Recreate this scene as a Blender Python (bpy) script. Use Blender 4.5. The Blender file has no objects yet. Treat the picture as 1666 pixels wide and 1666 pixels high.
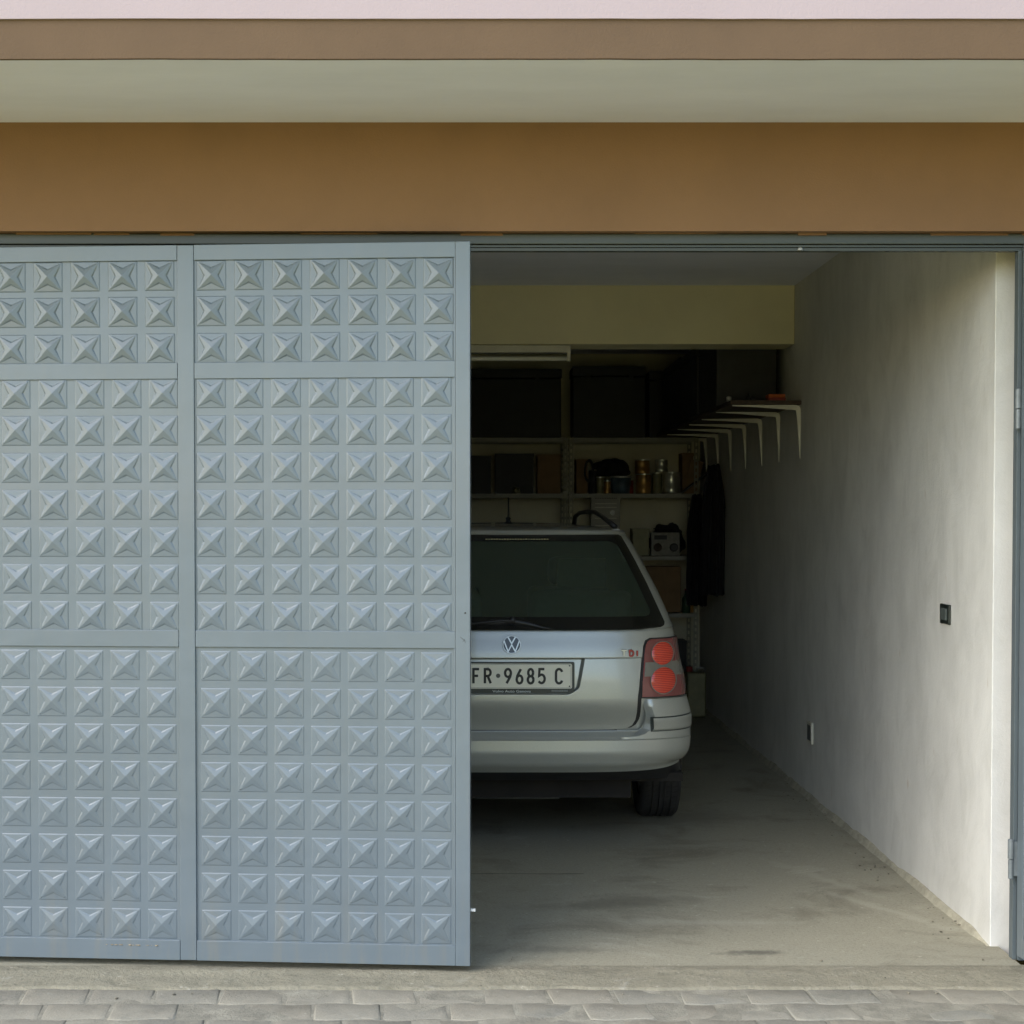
import bpy, bmesh, math, random
from mathutils import Vector, Matrix
random.seed(7)
scene = bpy.context.scene
COL = scene.collection
R = math.radians

# ------------------------------------------------------------------ camera model
F, CX, CY, TH, CH = 2750.0, 770.0, 922.0, R(1.6), 1.52
def ray(px, py):
    a = (px-CX)/F; b = (CY-py)/F
    return Vector((a, math.cos(TH)+b*math.sin(TH), -math.sin(TH)+b*math.cos(TH)))
def at(px, py, Y):
    d = ray(px, py); t = Y/d.y
    return (d.x*t, CH+d.z*t)
def onx(px, py, X):
    d = ray(px, py); t = X/d.x
    return (d.y*t, CH+d.z*t)
def onz(px, py, Z=0.0):
    d = ray(px, py); t = (Z-CH)/d.z
    return (d.x*t, d.y*t)

# ------------------------------------------------------------------ materials
def new_mat(name):
    m = bpy.data.materials.new(name); m.use_nodes = True
    nt = m.node_tree
    return m, nt, nt.nodes['Principled BSDF']
def N(nt, typ, **kw):
    n = nt.nodes.new(typ)
    for k, v in kw.items():
        if k in ('operation', 'blend_type', 'data_type', 'attribute_name', 'wave_type', 'bands_direction', 'feature', 'distance', 'noise_dimensions'):
            setattr(n, k, v)
        else:
            n.inputs[k].default_value = v
    return n
def ramp(nt, stops):
    r = nt.nodes.new('ShaderNodeValToRGB')
    el = r.color_ramp.elements
    while len(el) < len(stops): el.new(0.5)
    for e, (p, c) in zip(el, stops):
        e.position = p; e.color = (*c, 1)
    return r
def simple(name, col, rough=0.5, metal=0.0, var=0.12, scale=6.0, stretch=(1, 1, 1), bump=0.0, bscale=60.0, coat=0.0, spec=0.5, rvar=0.0):
    m, nt, p = new_mat(name)
    L = nt.links.new
    tc = nt.nodes.new('ShaderNodeTexCoord')
    mp = nt.nodes.new('ShaderNodeMapping'); mp.inputs['Scale'].default_value = stretch
    L(tc.outputs['Object'], mp.inputs['Vector'])
    no = N(nt, 'ShaderNodeTexNoise', Scale=scale, Detail=6.0, Roughness=0.62)
    L(mp.outputs[0], no.inputs['Vector'])
    lo = tuple(c*(1-var) for c in col); hi = tuple(min(1, c*(1+var)) for c in col)
    rp = ramp(nt, [(0.3, lo), (0.7, hi)])
    L(no.outputs['Fac'], rp.inputs[0]); L(rp.outputs[0], p.inputs['Base Color'])
    p.inputs['Roughness'].default_value = rough
    if rvar:
        mr = nt.nodes.new('ShaderNodeMapRange')
        mr.inputs['To Min'].default_value = rough-rvar; mr.inputs['To Max'].default_value = rough+rvar
        mr.inputs['From Min'].default_value = 0.3; mr.inputs['From Max'].default_value = 0.7
        L(no.outputs['Fac'], mr.inputs['Value']); L(mr.outputs[0], p.inputs['Roughness'])
    p.inputs['Metallic'].default_value = metal
    p.inputs['Coat Weight'].default_value = coat
    p.inputs['Coat Roughness'].default_value = 0.06
    p.inputs['Specular IOR Level'].default_value = spec
    if bump:
        n2 = N(nt, 'ShaderNodeTexNoise', Scale=bscale, Detail=5.0, Roughness=0.6)
        L(mp.outputs[0], n2.inputs['Vector'])
        b = nt.nodes.new('ShaderNodeBump'); b.inputs['Strength'].default_value = 1.0; b.inputs['Distance'].default_value = bump
        L(n2.outputs['Fac'], b.inputs['Height']); L(b.outputs[0], p.inputs['Normal'])
    return m

M = {}
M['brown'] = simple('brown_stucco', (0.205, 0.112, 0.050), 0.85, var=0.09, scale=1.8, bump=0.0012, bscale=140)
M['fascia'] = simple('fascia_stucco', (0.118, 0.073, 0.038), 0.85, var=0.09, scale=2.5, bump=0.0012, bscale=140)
M['pink'] = simple('pink_stucco', (0.40, 0.325, 0.33), 0.85, var=0.03, scale=2, bump=0.001, bscale=140)
M['soffit'] = simple('soffit_paint', (0.77, 0.79, 0.87), 0.8, var=0.05, scale=2.5, stretch=(0.5, 1.5, 1), bump=0.001, bscale=80)
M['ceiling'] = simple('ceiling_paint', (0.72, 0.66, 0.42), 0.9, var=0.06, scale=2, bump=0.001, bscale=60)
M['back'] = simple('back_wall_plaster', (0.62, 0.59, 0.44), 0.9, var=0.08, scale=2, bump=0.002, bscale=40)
M['doorpaint'] = simple('grey_blue_enamel', (0.128, 0.158, 0.173), 0.36, var=0.035, scale=2.5, bump=0.0004, bscale=28, coat=0.3, rvar=0.05)
def dents(m):
    nt = m.node_tree; p = nt.nodes['Principled BSDF']; L = nt.links.new
    tc = nt.nodes.new('ShaderNodeTexCoord'); n = N(nt, 'ShaderNodeTexNoise', Scale=3.2, Detail=3.0, Roughness=0.5); L(tc.outputs['Object'], n.inputs['Vector'])
    b = nt.nodes.new('ShaderNodeBump'); b.inputs['Distance'].default_value = 0.012; b.inputs['Strength'].default_value = 0.6
    L(n.outputs['Fac'], b.inputs['Height']); old = p.inputs['Normal'].links[0].from_socket; L(old, b.inputs['Normal']); L(b.outputs[0], p.inputs['Normal'])
    # road grime near the foot and faint runs
    mp = nt.nodes.new('ShaderNodeMapping'); mp.inputs['Scale'].default_value = (9, 9, 0.9); L(tc.outputs['Object'], mp.inputs['Vector'])
    n2 = N(nt, 'ShaderNodeTexNoise', Scale=2.0, Detail=6.0, Roughness=0.65); L(mp.outputs[0], n2.inputs['Vector'])
    sx = nt.nodes.new('ShaderNodeSeparateXYZ'); L(tc.outputs['Object'], sx.inputs[0])
    mr = nt.nodes.new('ShaderNodeMapRange'); mr.inputs['From Min'].default_value = 0.0; mr.inputs['From Max'].default_value = 0.30; mr.inputs['To Min'].default_value = 0.55; mr.inputs['To Max'].default_value = 0.10; L(sx.outputs['Z'], mr.inputs['Value'])
    r = ramp(nt, [(0.48, (0, 0, 0)), (0.72, (1, 1, 1))]); L(n2.outputs['Fac'], r.inputs[0])
    mu = nt.nodes.new('ShaderNodeMath'); mu.operation = 'MULTIPLY'; L(mr.outputs[0], mu.inputs[0]); L(r.outputs[0], mu.inputs[1])
    mx = nt.nodes.new('ShaderNodeMix'); mx.data_type = 'RGBA'; mx.inputs[7].default_value = (0.20, 0.185, 0.14, 1)
    src = p.inputs['Base Color'].links[0].from_socket; L(mu.outputs[0], mx.inputs[0]); L(src, mx.inputs[6]); L(mx.outputs[2], p.inputs['Base Color'])
dents(M['doorpaint'])
M['framepaint'] = simple('frame_enamel', (0.042, 0.048, 0.034), 0.4, var=0.05, scale=4, bump=0.0003, bscale=50)  # header enamel darkened to paint in its shade; also colours the scratch
M['postpaint'] = simple('post_enamel', (0.10, 0.122, 0.128), 0.4, var=0.06, scale=4)
M['gap'] = simple('dark_gap', (0.015, 0.012, 0.008), 0.9, var=0.3)
M['mortar'] = simple('rough_mortar', (0.40, 0.37, 0.27), 0.95, var=0.25, scale=14, bump=0.006, bscale=45)
M['hinge'] = simple('hinge_steel', (0.17, 0.19, 0.19), 0.45, metal=0.2, var=0.15, scale=30)
M['galv'] = simple('galvanised_steel', (0.42, 0.42, 0.38), 0.5, metal=0.5, var=0.15, scale=20)
M['poststeel'] = simple('dusty_post_steel', (0.30, 0.29, 0.22), 0.6, var=0.2, scale=20)
M['creamsteel'] = simple('cream_enamelled_steel', (0.60, 0.58, 0.48), 0.45, var=0.08, scale=12)
M['shelfboard'] = simple('shelf_board', (0.34, 0.33, 0.28), 0.7, var=0.15, scale=8, stretch=(1, 6, 6))
M['darkwood'] = simple('dark_wood', (0.05, 0.032, 0.02), 0.75, var=0.3, scale=5, stretch=(8, 1, 8), bump=0.001)
M['black'] = simple('black_plastic', (0.012, 0.012, 0.012), 0.45, var=0.2)
M['blackmatt'] = simple('black_cloth', (0.012, 0.013, 0.015), 0.95, var=0.5, scale=12, bump=0.004, bscale=30)
M['rubber'] = simple('tyre_rubber', (0.028, 0.027, 0.025), 0.85, var=0.35, scale=18, bump=0.0008, bscale=120)
M['chrome'] = simple('chrome', (0.75, 0.76, 0.77), 0.15, metal=1.0, var=0.03)
M['badgemetal'] = simple('satin_badge_metal', (0.50, 0.51, 0.48), 0.3, metal=0.6, var=0.04)
M['whitepl'] = simple('white_plastic', (0.68, 0.68, 0.62), 0.4, var=0.04)
M['cardboard'] = simple('cardboard', (0.24, 0.15, 0.075), 0.9, var=0.15, scale=10)
M['darkbox'] = simple('dark_case', (0.022, 0.022, 0.022), 0.6, var=0.3, scale=8)
M['olive'] = simple('olive_tin', (0.20, 0.19, 0.10), 0.5, metal=0.2, var=0.2, scale=10)
M['copper'] = simple('rusty_tin', (0.42, 0.24, 0.07), 0.35, metal=0.6, var=0.25, scale=12)
M['silver_tin'] = simple('silver_tin', (0.62, 0.62, 0.52), 0.28, metal=0.75, var=0.12, scale=10)
M['blue_pl'] = simple('blue_grey_tub', (0.07, 0.11, 0.15), 0.4, var=0.15)
M['orange'] = simple('orange_carton', (0.45, 0.10, 0.02), 0.7, var=0.2, scale=20)
M['redtint'] = simple('red_tape', (0.25, 0.03, 0.02), 0.6, var=0.2)
M['radiogrey'] = simple('radio_plastic', (0.20, 0.19, 0.15), 0.5, var=0.3, scale=25)
M['green'] = simple('green_bottle', (0.03, 0.08, 0.04), 0.25, var=0.2)
M['tube'] = simple('unlit_tube_glass', (0.72, 0.72, 0.64), 0.2, var=0.02)
M['switchg'] = simple('switch_plate', (0.014, 0.020, 0.017), 0.3, var=0.2, coat=0.3)
M['rockerg'] = simple('switch_rocker', (0.07, 0.085, 0.078), 0.35, var=0.1)
M['seat'] = simple('seat_cloth', (0.10, 0.11, 0.10), 0.9, var=0.2, scale=30)
M['platewhite'] = simple('plate_reflective', (0.86, 0.83, 0.67), 0.5, var=0.03)
M['plateframe'] = simple('plate_frame', (0.025, 0.035, 0.032), 0.35, var=0.1)
M['letters'] = simple('plate_letters', (0.018, 0.018, 0.012), 0.5, var=0.05)
M['textwhite'] = simple('frame_lettering', (0.50, 0.55, 0.52), 0.5, var=0.02)
M['redletter'] = simple('red_badge_letter', (0.45, 0.03, 0.02), 0.3, var=0.05)
M['dirt'] = simple('dirt', (0.30, 0.24, 0.15), 0.95, var=0.4, scale=60)

# plaster side wall: white-wash with vertical brush marks
def plaster():
    m, nt, p = new_mat('whitewashed_plaster'); L = nt.links.new
    tc = nt.nodes.new('ShaderNodeTexCoord')
    mp = nt.nodes.new('ShaderNodeMapping'); mp.inputs['Scale'].default_value = (1, 1.9, 1.15)
    L(tc.outputs['Object'], mp.inputs['Vector'])
    n1 = N(nt, 'ShaderNodeTexNoise', Scale=3.0, Detail=10.0, Roughness=0.66, Distortion=0.9)
    L(mp.outputs[0], n1.inputs['Vector'])
    r1 = ramp(nt, [(0.28, (0.62, 0.61, 0.55)), (0.5, (0.69, 0.68, 0.62)), (0.75, (0.73, 0.72, 0.66))])
    L(n1.outputs['Fac'], r1.inputs[0])
    mp2 = nt.nodes.new('ShaderNodeMapping'); mp2.inputs['Scale'].default_value = (1, 1.3, 0.9)
    L(tc.outputs['Object'], mp2.inputs['Vector'])
    n2 = N(nt, 'ShaderNodeTexNoise', Scale=1.6, Detail=7.0, Roughness=0.6)
    L(mp2.outputs[0], n2.inputs['Vector'])
    r2 = ramp(nt, [(0.36, (0.87, 0.87, 0.87)), (0.60, (1, 1, 1))])
    L(n2.outputs['Fac'], r2.inputs[0])
    mx = nt.nodes.new('ShaderNodeMix'); mx.data_type = 'RGBA'; mx.blend_type = 'MULTIPLY'; mx.inputs[0].default_value = 1
    L(r1.outputs[0], mx.inputs[6]); L(r2.outputs[0], mx.inputs[7])
    # few small rust marks
    n3 = N(nt, 'ShaderNodeTexNoise', Scale=9.0, Detail=2.0, Roughness=0.4)
    mp3 = nt.nodes.new('ShaderNodeMapping'); mp3.inputs['Scale'].default_value = (1, 3.0, 0.8)
    L(tc.outputs['Object'], mp3.inputs['Vector']); L(mp3.outputs[0], n3.inputs['Vector'])
    r3 = ramp(nt, [(0.74, (0, 0, 0)), (0.80, (0.35, 0.35, 0.35))]); L(n3.outputs['Fac'], r3.inputs[0])
    mx2 = nt.nodes.new('ShaderNodeMix'); mx2.data_type = 'RGBA'
    mx2.inputs[7].default_value = (0.42, 0.30, 0.17, 1)
    L(r3.outputs[0], mx2.inputs[0]); L(mx.outputs[2], mx2.inputs[6]); L(mx2.outputs[2], p.inputs['Base Color'])
    p.inputs['Roughness'].default_value = 0.85
    b = nt.nodes.new('ShaderNodeBump'); b.inputs['Distance'].default_value = 0.006; b.inputs['Strength'].default_value = 0.9
    n4 = N(nt, 'ShaderNodeTexNoise', Scale=75.0, Detail=5.0, Roughness=0.7); L(tc.outputs['Object'], n4.inputs['Vector'])
    ma = nt.nodes.new('ShaderNodeMath'); ma.operation = 'MULTIPLY_ADD'; ma.inputs[1].default_value = 0.22
    L(n4.outputs['Fac'], ma.inputs[0]); L(n1.outputs['Fac'], ma.inputs[2]); L(ma.outputs[0], b.inputs['Height']); L(b.outputs[0], p.inputs['Normal'])
    return m
M['plaster'] = plaster()

# concrete floor, rough threshold, pavers, earth
def concrete(name, base, dark, light, scale, bump, fine=90.0):
    m, nt, p = new_mat(name); L = nt.links.new
    tc = nt.nodes.new('ShaderNodeTexCoord')
    mp = nt.nodes.new('ShaderNodeMapping'); mp.inputs['Scale'].default_value = (1.0, 1.15, 1)
    L(tc.outputs['Object'], mp.inputs['Vector'])
    n1 = N(nt, 'ShaderNodeTexNoise', Scale=scale, Detail=10.0, Roughness=0.68, Distortion=0.6)
    L(mp.outputs[0], n1.inputs['Vector'])
    r1 = ramp(nt, [(0.30, dark), (0.48, base), (0.60, base), (0.74, light)]); L(n1.outputs['Fac'], r1.inputs[0])
    n2 = N(nt, 'ShaderNodeTexNoise', Scale=fine, Detail=4.0, Roughness=0.7)
    L(tc.outputs['Object'], n2.inputs['Vector'])
    r2 = ramp(nt, [(0.30, (0.72, 0.72, 0.70)), (0.5, (1, 1, 1)), (0.8, (1.0, 1.0, 1.0))]); L(n2.outputs['Fac'], r2.inputs[0])
    mx = nt.nodes.new('ShaderNodeMix'); mx.data_type = 'RGBA'; mx.blend_type = 'MULTIPLY'; mx.inputs[0].default_value = 1
    L(r1.outputs[0], mx.inputs[6]); L(r2.outputs[0], mx.inputs[7])
    # dark oil-like spots
    n3 = N(nt, 'ShaderNodeTexNoise', Scale=scale*2.6, Detail=3.0, Roughness=0.5, Distortion=1.2)
    L(mp.outputs[0], n3.inputs['Vector'])
    r3 = ramp(nt, [(0.64, (0, 0, 0)), (0.80, (0.34, 0.34, 0.34))]); L(n3.outputs['Fac'], r3.inputs[0])
    mx2 = nt.nodes.new('ShaderNodeMix'); mx2.data_type = 'RGBA'; mx2.inputs[7].default_value = (*[c*0.5 for c in dark], 1)
    L(r3.outputs[0], mx2.inputs[0]); L(mx.outputs[2], mx2.inputs[6])
    n4 = N(nt, 'ShaderNodeTexNoise', Scale=26.0, Detail=6.0, Roughness=0.75); L(mp.outputs[0], n4.inputs['Vector'])
    r4 = ramp(nt, [(0.60, (0, 0, 0)), (0.72, (0.75, 0.75, 0.75))]); L(n4.outputs['Fac'], r4.inputs[0])
    mx3 = nt.nodes.new('ShaderNodeMix'); mx3.data_type = 'RGBA'; mx3.inputs[7].default_value = (*[min(1, c*1.35) for c in light], 1)
    L(r4.outputs[0], mx3.inputs[0]); L(mx2.outputs[2], mx3.inputs[6])
    r5 = ramp(nt, [(0.28, (0.55, 0.55, 0.55)), (0.40, (0, 0, 0))]); L(n4.outputs['Fac'], r5.inputs[0])
    mx4 = nt.nodes.new('ShaderNodeMix'); mx4.data_type = 'RGBA'; mx4.inputs[7].default_value = (*[c*0.55 for c in dark], 1)
    L(r5.outputs[0], mx4.inputs[0]); L(mx3.outputs[2], mx4.inputs[6]); L(mx4.outputs[2], p.inputs['Base Color'])
    p.inputs['Roughness'].default_value = 0.82
    ad = nt.nodes.new('ShaderNodeMath'); ad.operation = 'ADD'
    sc = nt.nodes.new('ShaderNodeMath'); sc.operation = 'MULTIPLY'; sc.inputs[1].default_value = 0.35
    L(n2.outputs['Fac'], sc.inputs[0]); L(n1.outputs['Fac'], ad.inputs[0]); L(sc.outputs[0], ad.inputs[1])
    b = nt.nodes.new('ShaderNodeBump'); b.inputs['Distance'].default_value = bump
    L(ad.outputs[0], b.inputs['Height']); L(b.outputs[0], p.inputs['Normal'])
    return m, nt, p
_fl = concrete('garage_concrete', (0.35, 0.325, 0.235), (0.22, 0.20, 0.14), (0.46, 0.43, 0.33), 1.7, 0.006)
M['floor'] = _fl[0]
def floor_mark(cx, cy, sx, sy, rot, col, amt, seed):
    nt, p = _fl[1], _fl[2]; L = nt.links.new
    tc = nt.nodes.new('ShaderNodeTexCoord'); mp = nt.nodes.new('ShaderNodeMapping'); mp.vector_type = 'TEXTURE'
    mp.inputs['Location'].default_value = (cx, cy, 0); mp.inputs['Rotation'].default_value = (0, 0, rot); mp.inputs['Scale'].default_value = (sx, sy, 1)
    L(tc.outputs['Object'], mp.inputs['Vector'])
    ln = nt.nodes.new('ShaderNodeVectorMath'); ln.operation = 'LENGTH'; L(mp.outputs[0], ln.inputs[0])
    n = N(nt, 'ShaderNodeTexNoise', Scale=seed, Detail=7.0, Roughness=0.7); L(tc.outputs['Object'], n.inputs['Vector'])
    a = nt.nodes.new('ShaderNodeMath'); a.operation = 'MULTIPLY_ADD'; a.inputs[1].default_value = 2.2; L(n.outputs['Fac'], a.inputs[0]); L(ln.outputs['Value'], a.inputs[2])
    r = ramp(nt, [(0.0, (amt, amt, amt)), (0.55, (amt, amt, amt)), (0.85, (0, 0, 0))])
    sc = nt.nodes.new('ShaderNodeMath'); sc.operation = 'MULTIPLY'; sc.inputs[1].default_value = 0.42; L(a.outputs[0], sc.inputs[0]); L(sc.outputs[0], r.inputs[0])
    mx = nt.nodes.new('ShaderNodeMix'); mx.data_type = 'RGBA'; mx.inputs[7].default_value = (*col, 1)
    src = p.inputs['Base Color'].links[0].from_socket; L(r.outputs[0], mx.inputs[0]); L(src, mx.inputs[6]); L(mx.outputs[2], p.inputs['Base Color'])
floor_mark(*onz(1225, 1550), 0.16, 0.05, 0.1, (0.10, 0.095, 0.07), 0.75, 14)
floor_mark(*onz(1010, 1470), 0.5, 0.12, 0.2, (0.15, 0.14, 0.10), 0.5, 6)
floor_mark(*onz(1130, 1330), 0.4, 0.35, 0.3, (0.14, 0.13, 0.10), 0.45, 5)
floor_mark(*onz(1440, 1480), 0.05, 0.55, 0.5, (0.46, 0.43, 0.33), 0.55, 9)
floor_mark(*onz(1340, 1430), 0.05, 0.6, 0.42, (0.44, 0.41, 0.31), 0.5, 9)
floor_mark(*onz(1150, 1500), 0.45, 0.07, -0.05, (0.46, 0.43, 0.34), 0.4, 8)
floor_mark(*onz(900, 1545), 0.3, 0.07, 0.0, (0.16, 0.15, 0.11), 0.5, 11)
M['apron'] = concrete('apron_concrete', (0.28, 0.255, 0.18), (0.19, 0.175, 0.12), (0.42, 0.39, 0.31), 5.0, 0.012, 70)[0]
m, nt, p = concrete('paver_concrete', (0.27, 0.25, 0.195), (0.20, 0.185, 0.14), (0.37, 0.35, 0.28), 6.0, 0.006, 110)
at_ = N(nt, 'ShaderNodeAttribute'); at_.attribute_name = 'tone'
mixn = nt.nodes.new('ShaderNodeMix'); mixn.data_type = 'RGBA'; mixn.blend_type = 'MULTIPLY'; mixn.inputs[0].default_value = 1
src = p.inputs['Base Color'].links[0].from_socket
nt.links.new(src, mixn.inputs[6]); nt.links.new(at_.outputs['Color'], mixn.inputs[7]); nt.links.new(mixn.outputs[2], p.inputs['Base Color'])
# dust lying over the stones
_p = p; _tc = nt.nodes.new('ShaderNodeTexCoord'); _n = N(nt, 'ShaderNodeTexNoise', Scale=3.4, Detail=9.0, Roughness=0.7); nt.links.new(_tc.outputs['Object'], _n.inputs['Vector'])
_r = ramp(nt, [(0.40, (0, 0, 0)), (0.62, (0.85, 0.85, 0.85))]); nt.links.new(_n.outputs['Fac'], _r.inputs[0])
_m = nt.nodes.new('ShaderNodeMix'); _m.data_type = 'RGBA'; _m.inputs[7].default_value = (0.30, 0.275, 0.21, 1)
nt.links.new(_r.outputs[0], _m.inputs[0]); nt.links.new(mixn.outputs[2], _m.inputs[6]); nt.links.new(_m.outputs[2], p.inputs['Base Color'])
M['paver'] = m
M['sand'] = simple('joint_sand', (0.27, 0.25, 0.19), 0.95, var=0.3, scale=12, bump=0.004, bscale=90)
M['earth'] = simple('dry_yard', (0.55, 0.45, 0.11), 0.95, var=0.25, scale=0.6, bump=0.01, bscale=20)

# car paint
def carpaint():
    m, nt, p = new_mat('silver_metallic_paint'); L = nt.links.new
    tc = nt.nodes.new('ShaderNodeTexCoord')
    n = N(nt, 'ShaderNodeTexNoise', Scale=900.0, Detail=2.0)
    L(tc.outputs['Object'], n.inputs['Vector'])
    r = ramp(nt, [(0.35, (0.385, 0.395, 0.345)), (0.65, (0.485, 0.495, 0.44))]); L(n.outputs['Fac'], r.inputs[0])
    L(r.outputs[0], p.inputs['Base Color'])
    p.inputs['Metallic'].default_value = 0.5; p.inputs['Roughness'].default_value = 0.42
    p.inputs['Coat Weight'].default_value = 0.8; p.inputs['Coat Roughness'].default_value = 0.05
    return m
M['paint'] = carpaint()
def carglass(name, tint, base_refl=0.05):
    m = bpy.data.materials.new(name); m.use_nodes = True; nt = m.node_tree; nt.nodes.clear(); L = nt.links.new
    out = nt.nodes.new('ShaderNodeOutputMaterial'); tr = nt.nodes.new('ShaderNodeBsdfTransparent'); tr.inputs[0].default_value = (*tint, 1)
    gl = nt.nodes.new('ShaderNodeBsdfGlossy'); gl.inputs['Roughness'].default_value = 0.03; gl.inputs[0].default_value = (0.85, 0.95, 0.88, 1)
    fr = nt.nodes.new('ShaderNodeFresnel'); fr.inputs[0].default_value = 1.5
    tc = nt.nodes.new('ShaderNodeTexCoord'); no = N(nt, 'ShaderNodeTexNoise', Scale=3.0, Detail=4.0)
    L(tc.outputs['Object'], no.inputs['Vector'])
    df = nt.nodes.new('ShaderNodeBsdfDiffuse'); df.inputs[0].default_value = (0.16, 0.21, 0.15, 1)
    mr = nt.nodes.new('ShaderNodeMapRange'); mr.inputs['To Min'].default_value = 0.09; mr.inputs['To Max'].default_value = 0.24
    L(no.outputs['Fac'], mr.inputs[0])
    m1 = nt.nodes.new('ShaderNodeMixShader'); m2 = nt.nodes.new('ShaderNodeMixShader')
    L(mr.outputs[0], m1.inputs[0]); L(tr.outputs[0], m1.inputs[1]); L(df.outputs[0], m1.inputs[2])
    L(fr.outputs[0], m2.inputs[0]); L(m1.outputs[0], m2.inputs[1]); L(gl.outputs[0], m2.inputs[2]); L(m2.outputs[0], out.inputs[0])
    return m
M['glass'] = carglass('tinted_rear_glass', (0.42, 0.55, 0.44))
M['sideglass'] = simple('dark_side_glass', (0.01, 0.014, 0.012), 0.05, var=0.1)
# tail lamp lens
def lens():
    m, nt, p = new_mat('ribbed_red_lens'); L = nt.links.new
    tc = nt.nodes.new('ShaderNodeTexCoord')
    w = nt.nodes.new('ShaderNodeTexWave'); w.wave_type = 'BANDS'; w.bands_direction = 'Z'; w.inputs['Scale'].default_value = 38.0; w.inputs['Distortion'].default_value = 0.0
    L(tc.outputs['Object'], w.inputs['Vector'])
    w2 = nt.nodes.new('ShaderNodeTexWave'); w2.wave_type = 'BANDS'; w2.bands_direction = 'X'; w2.inputs['Scale'].default_value = 30.0
    L(tc.outputs['Object'], w2.inputs['Vector'])
    r = ramp(nt, [(0.2, (0.58, 0.02, 0.012)), (0.75, (0.88, 0.10, 0.04))]); L(w.outputs[0], r.inputs[0])
    L(r.outputs[0], p.inputs['Base Color']); p.inputs['Roughness'].default_value = 0.25; p.inputs['Coat Weight'].default_value = 1.0
    p.inputs['Coat Roughness'].default_value = 0.04
    b = nt.nodes.new('ShaderNodeBump'); b.inputs['Distance'].default_value = 0.002; L(w.outputs[0], b.inputs['Height'])
    L(b.outputs[0], p.inputs['Normal'])
    return m
M['lens'] = lens()
M['lampred'] = simple('smoked_red_housing', (0.22, 0.05, 0.042), 0.12, var=0.12, scale=15, coat=1.0)
M['lampclear'] = simple('clear_grey_housing', (0.19, 0.18, 0.145), 0.12, var=0.1, scale=20, coat=1.0)
M['glow'] = simple('reversing_prism', (0.33, 0.25, 0.16), 0.15, var=0.1, coat=1.0)

# ------------------------------------------------------------------ object helpers
def link(name, me, mat, parent=None, smooth=False):
    o = bpy.data.objects.new(name, me); COL.objects.link(o)
    if mat is not None:
        for mm in (mat if isinstance(mat, list) else [mat]): me.materials.append(mm)
    if parent is not None: o.parent = parent
    if smooth:
        for pl in me.polygons: pl.use_smooth = True
    return o
def obj(name, bm, mat, parent=None, smooth=False, bevel=0.0, seg=2, keep_normals=False, lim=25):
    if not keep_normals: bmesh.ops.recalc_face_normals(bm, faces=bm.faces)
    me = bpy.data.meshes.new(name); bm.to_mesh(me); bm.free()
    o = link(name, me, mat, parent, smooth)
    if bevel:
        b = o.modifiers.new('edge', 'BEVEL'); b.width = bevel; b.segments = seg; b.limit_method = 'ANGLE'; b.angle_limit = R(lim)
        b.harden_normals = True
        for pl in me.polygons: pl.use_smooth = True
    return o
def tag(o, label, cat, group=None):
    o['label'] = label; o['category'] = cat
    if group: o['group'] = group
    return o
def thing(name, label, cat, loc=(0, 0, 0), rz=0, group=None):
    o = bpy.data.objects.new(name, None); COL.objects.link(o); o.empty_display_size = 0.2
    o.location = loc; o.rotation_euler = (0, 0, rz)
    return tag(o, label, cat, group)
def struct(o):
    o['kind'] = 'structure'; return o
def box(bm, x0, x1, y0, y1, z0, z1, mi=0):
    v = [bm.verts.new(c) for c in ((x0, y0, z0), (x1, y0, z0), (x1, y1, z0), (x0, y1, z0), (x0, y0, z1), (x1, y0, z1), (x1, y1, z1), (x0, y1, z1))]
    for f in ((0, 3, 2, 1), (4, 5, 6, 7), (0, 1, 5, 4), (1, 2, 6, 5), (2, 3, 7, 6), (3, 0, 4, 7)):
        fc = bm.faces.new([v[i] for i in f]); fc.material_index = mi
def bx(*a):
    bm = bmesh.new(); box(bm, *a); return bm
def lathe(bm, prof, seg=32, axis='Z', c=(0, 0, 0), cap=True):
    rings = []
    for r, h in prof:
        ring = []
        for k in range(seg):
            t = 2*math.pi*k/seg; a, b = r*math.cos(t), r*math.sin(t)
            p = {'Z': (a, b, h), 'X': (h, a, b), 'Y': (a, h, b)}[axis]
            ring.append(bm.verts.new(Vector(p)+Vector(c)))
        rings.append(ring)
    for i in range(len(rings)-1):
        for k in range(seg):
            bm.faces.new((rings[i][k], rings[i][(k+1) % seg], rings[i+1][(k+1) % seg], rings[i+1][k]))
    if cap:
        bm.faces.new(rings[0][::-1]); bm.faces.new(rings[-1])
def tube(bm, pts, r, seg=8):
    pts = [Vector(p) for p in pts]; rad = r if isinstance(r, (list, tuple)) else [r]*len(pts)
    rings = []
    for i, p in enumerate(pts):
        d = (pts[min(i+1, len(pts)-1)]-pts[max(i-1, 0)]).normalized()
        up = Vector((0, 0, 1)) if abs(d.z) < 0.9 else Vector((1, 0, 0))
        a = d.cross(up).normalized(); b = d.cross(a).normalized()
        rings.append([bm.verts.new(p+rad[i]*(math.cos(2*math.pi*k/seg)*a+math.sin(2*math.pi*k/seg)*b)) for k in range(seg)])
    for i in range(len(rings)-1):
        for k in range(seg):
            bm.faces.new((rings[i][k], rings[i][(k+1) % seg], rings[i+1][(k+1) % seg], rings[i+1][k]))
    bm.faces.new(rings[0][::-1]); bm.faces.new(rings[-1])
def interp(tab, z):
    if z <= tab[0][0]: return tab[0][1]
    for (a, va), (b, vb) in zip(tab, tab[1:]):
        if z <= b: return va+(vb-va)*(z-a)/(b-a)
    return tab[-1][1]
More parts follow.
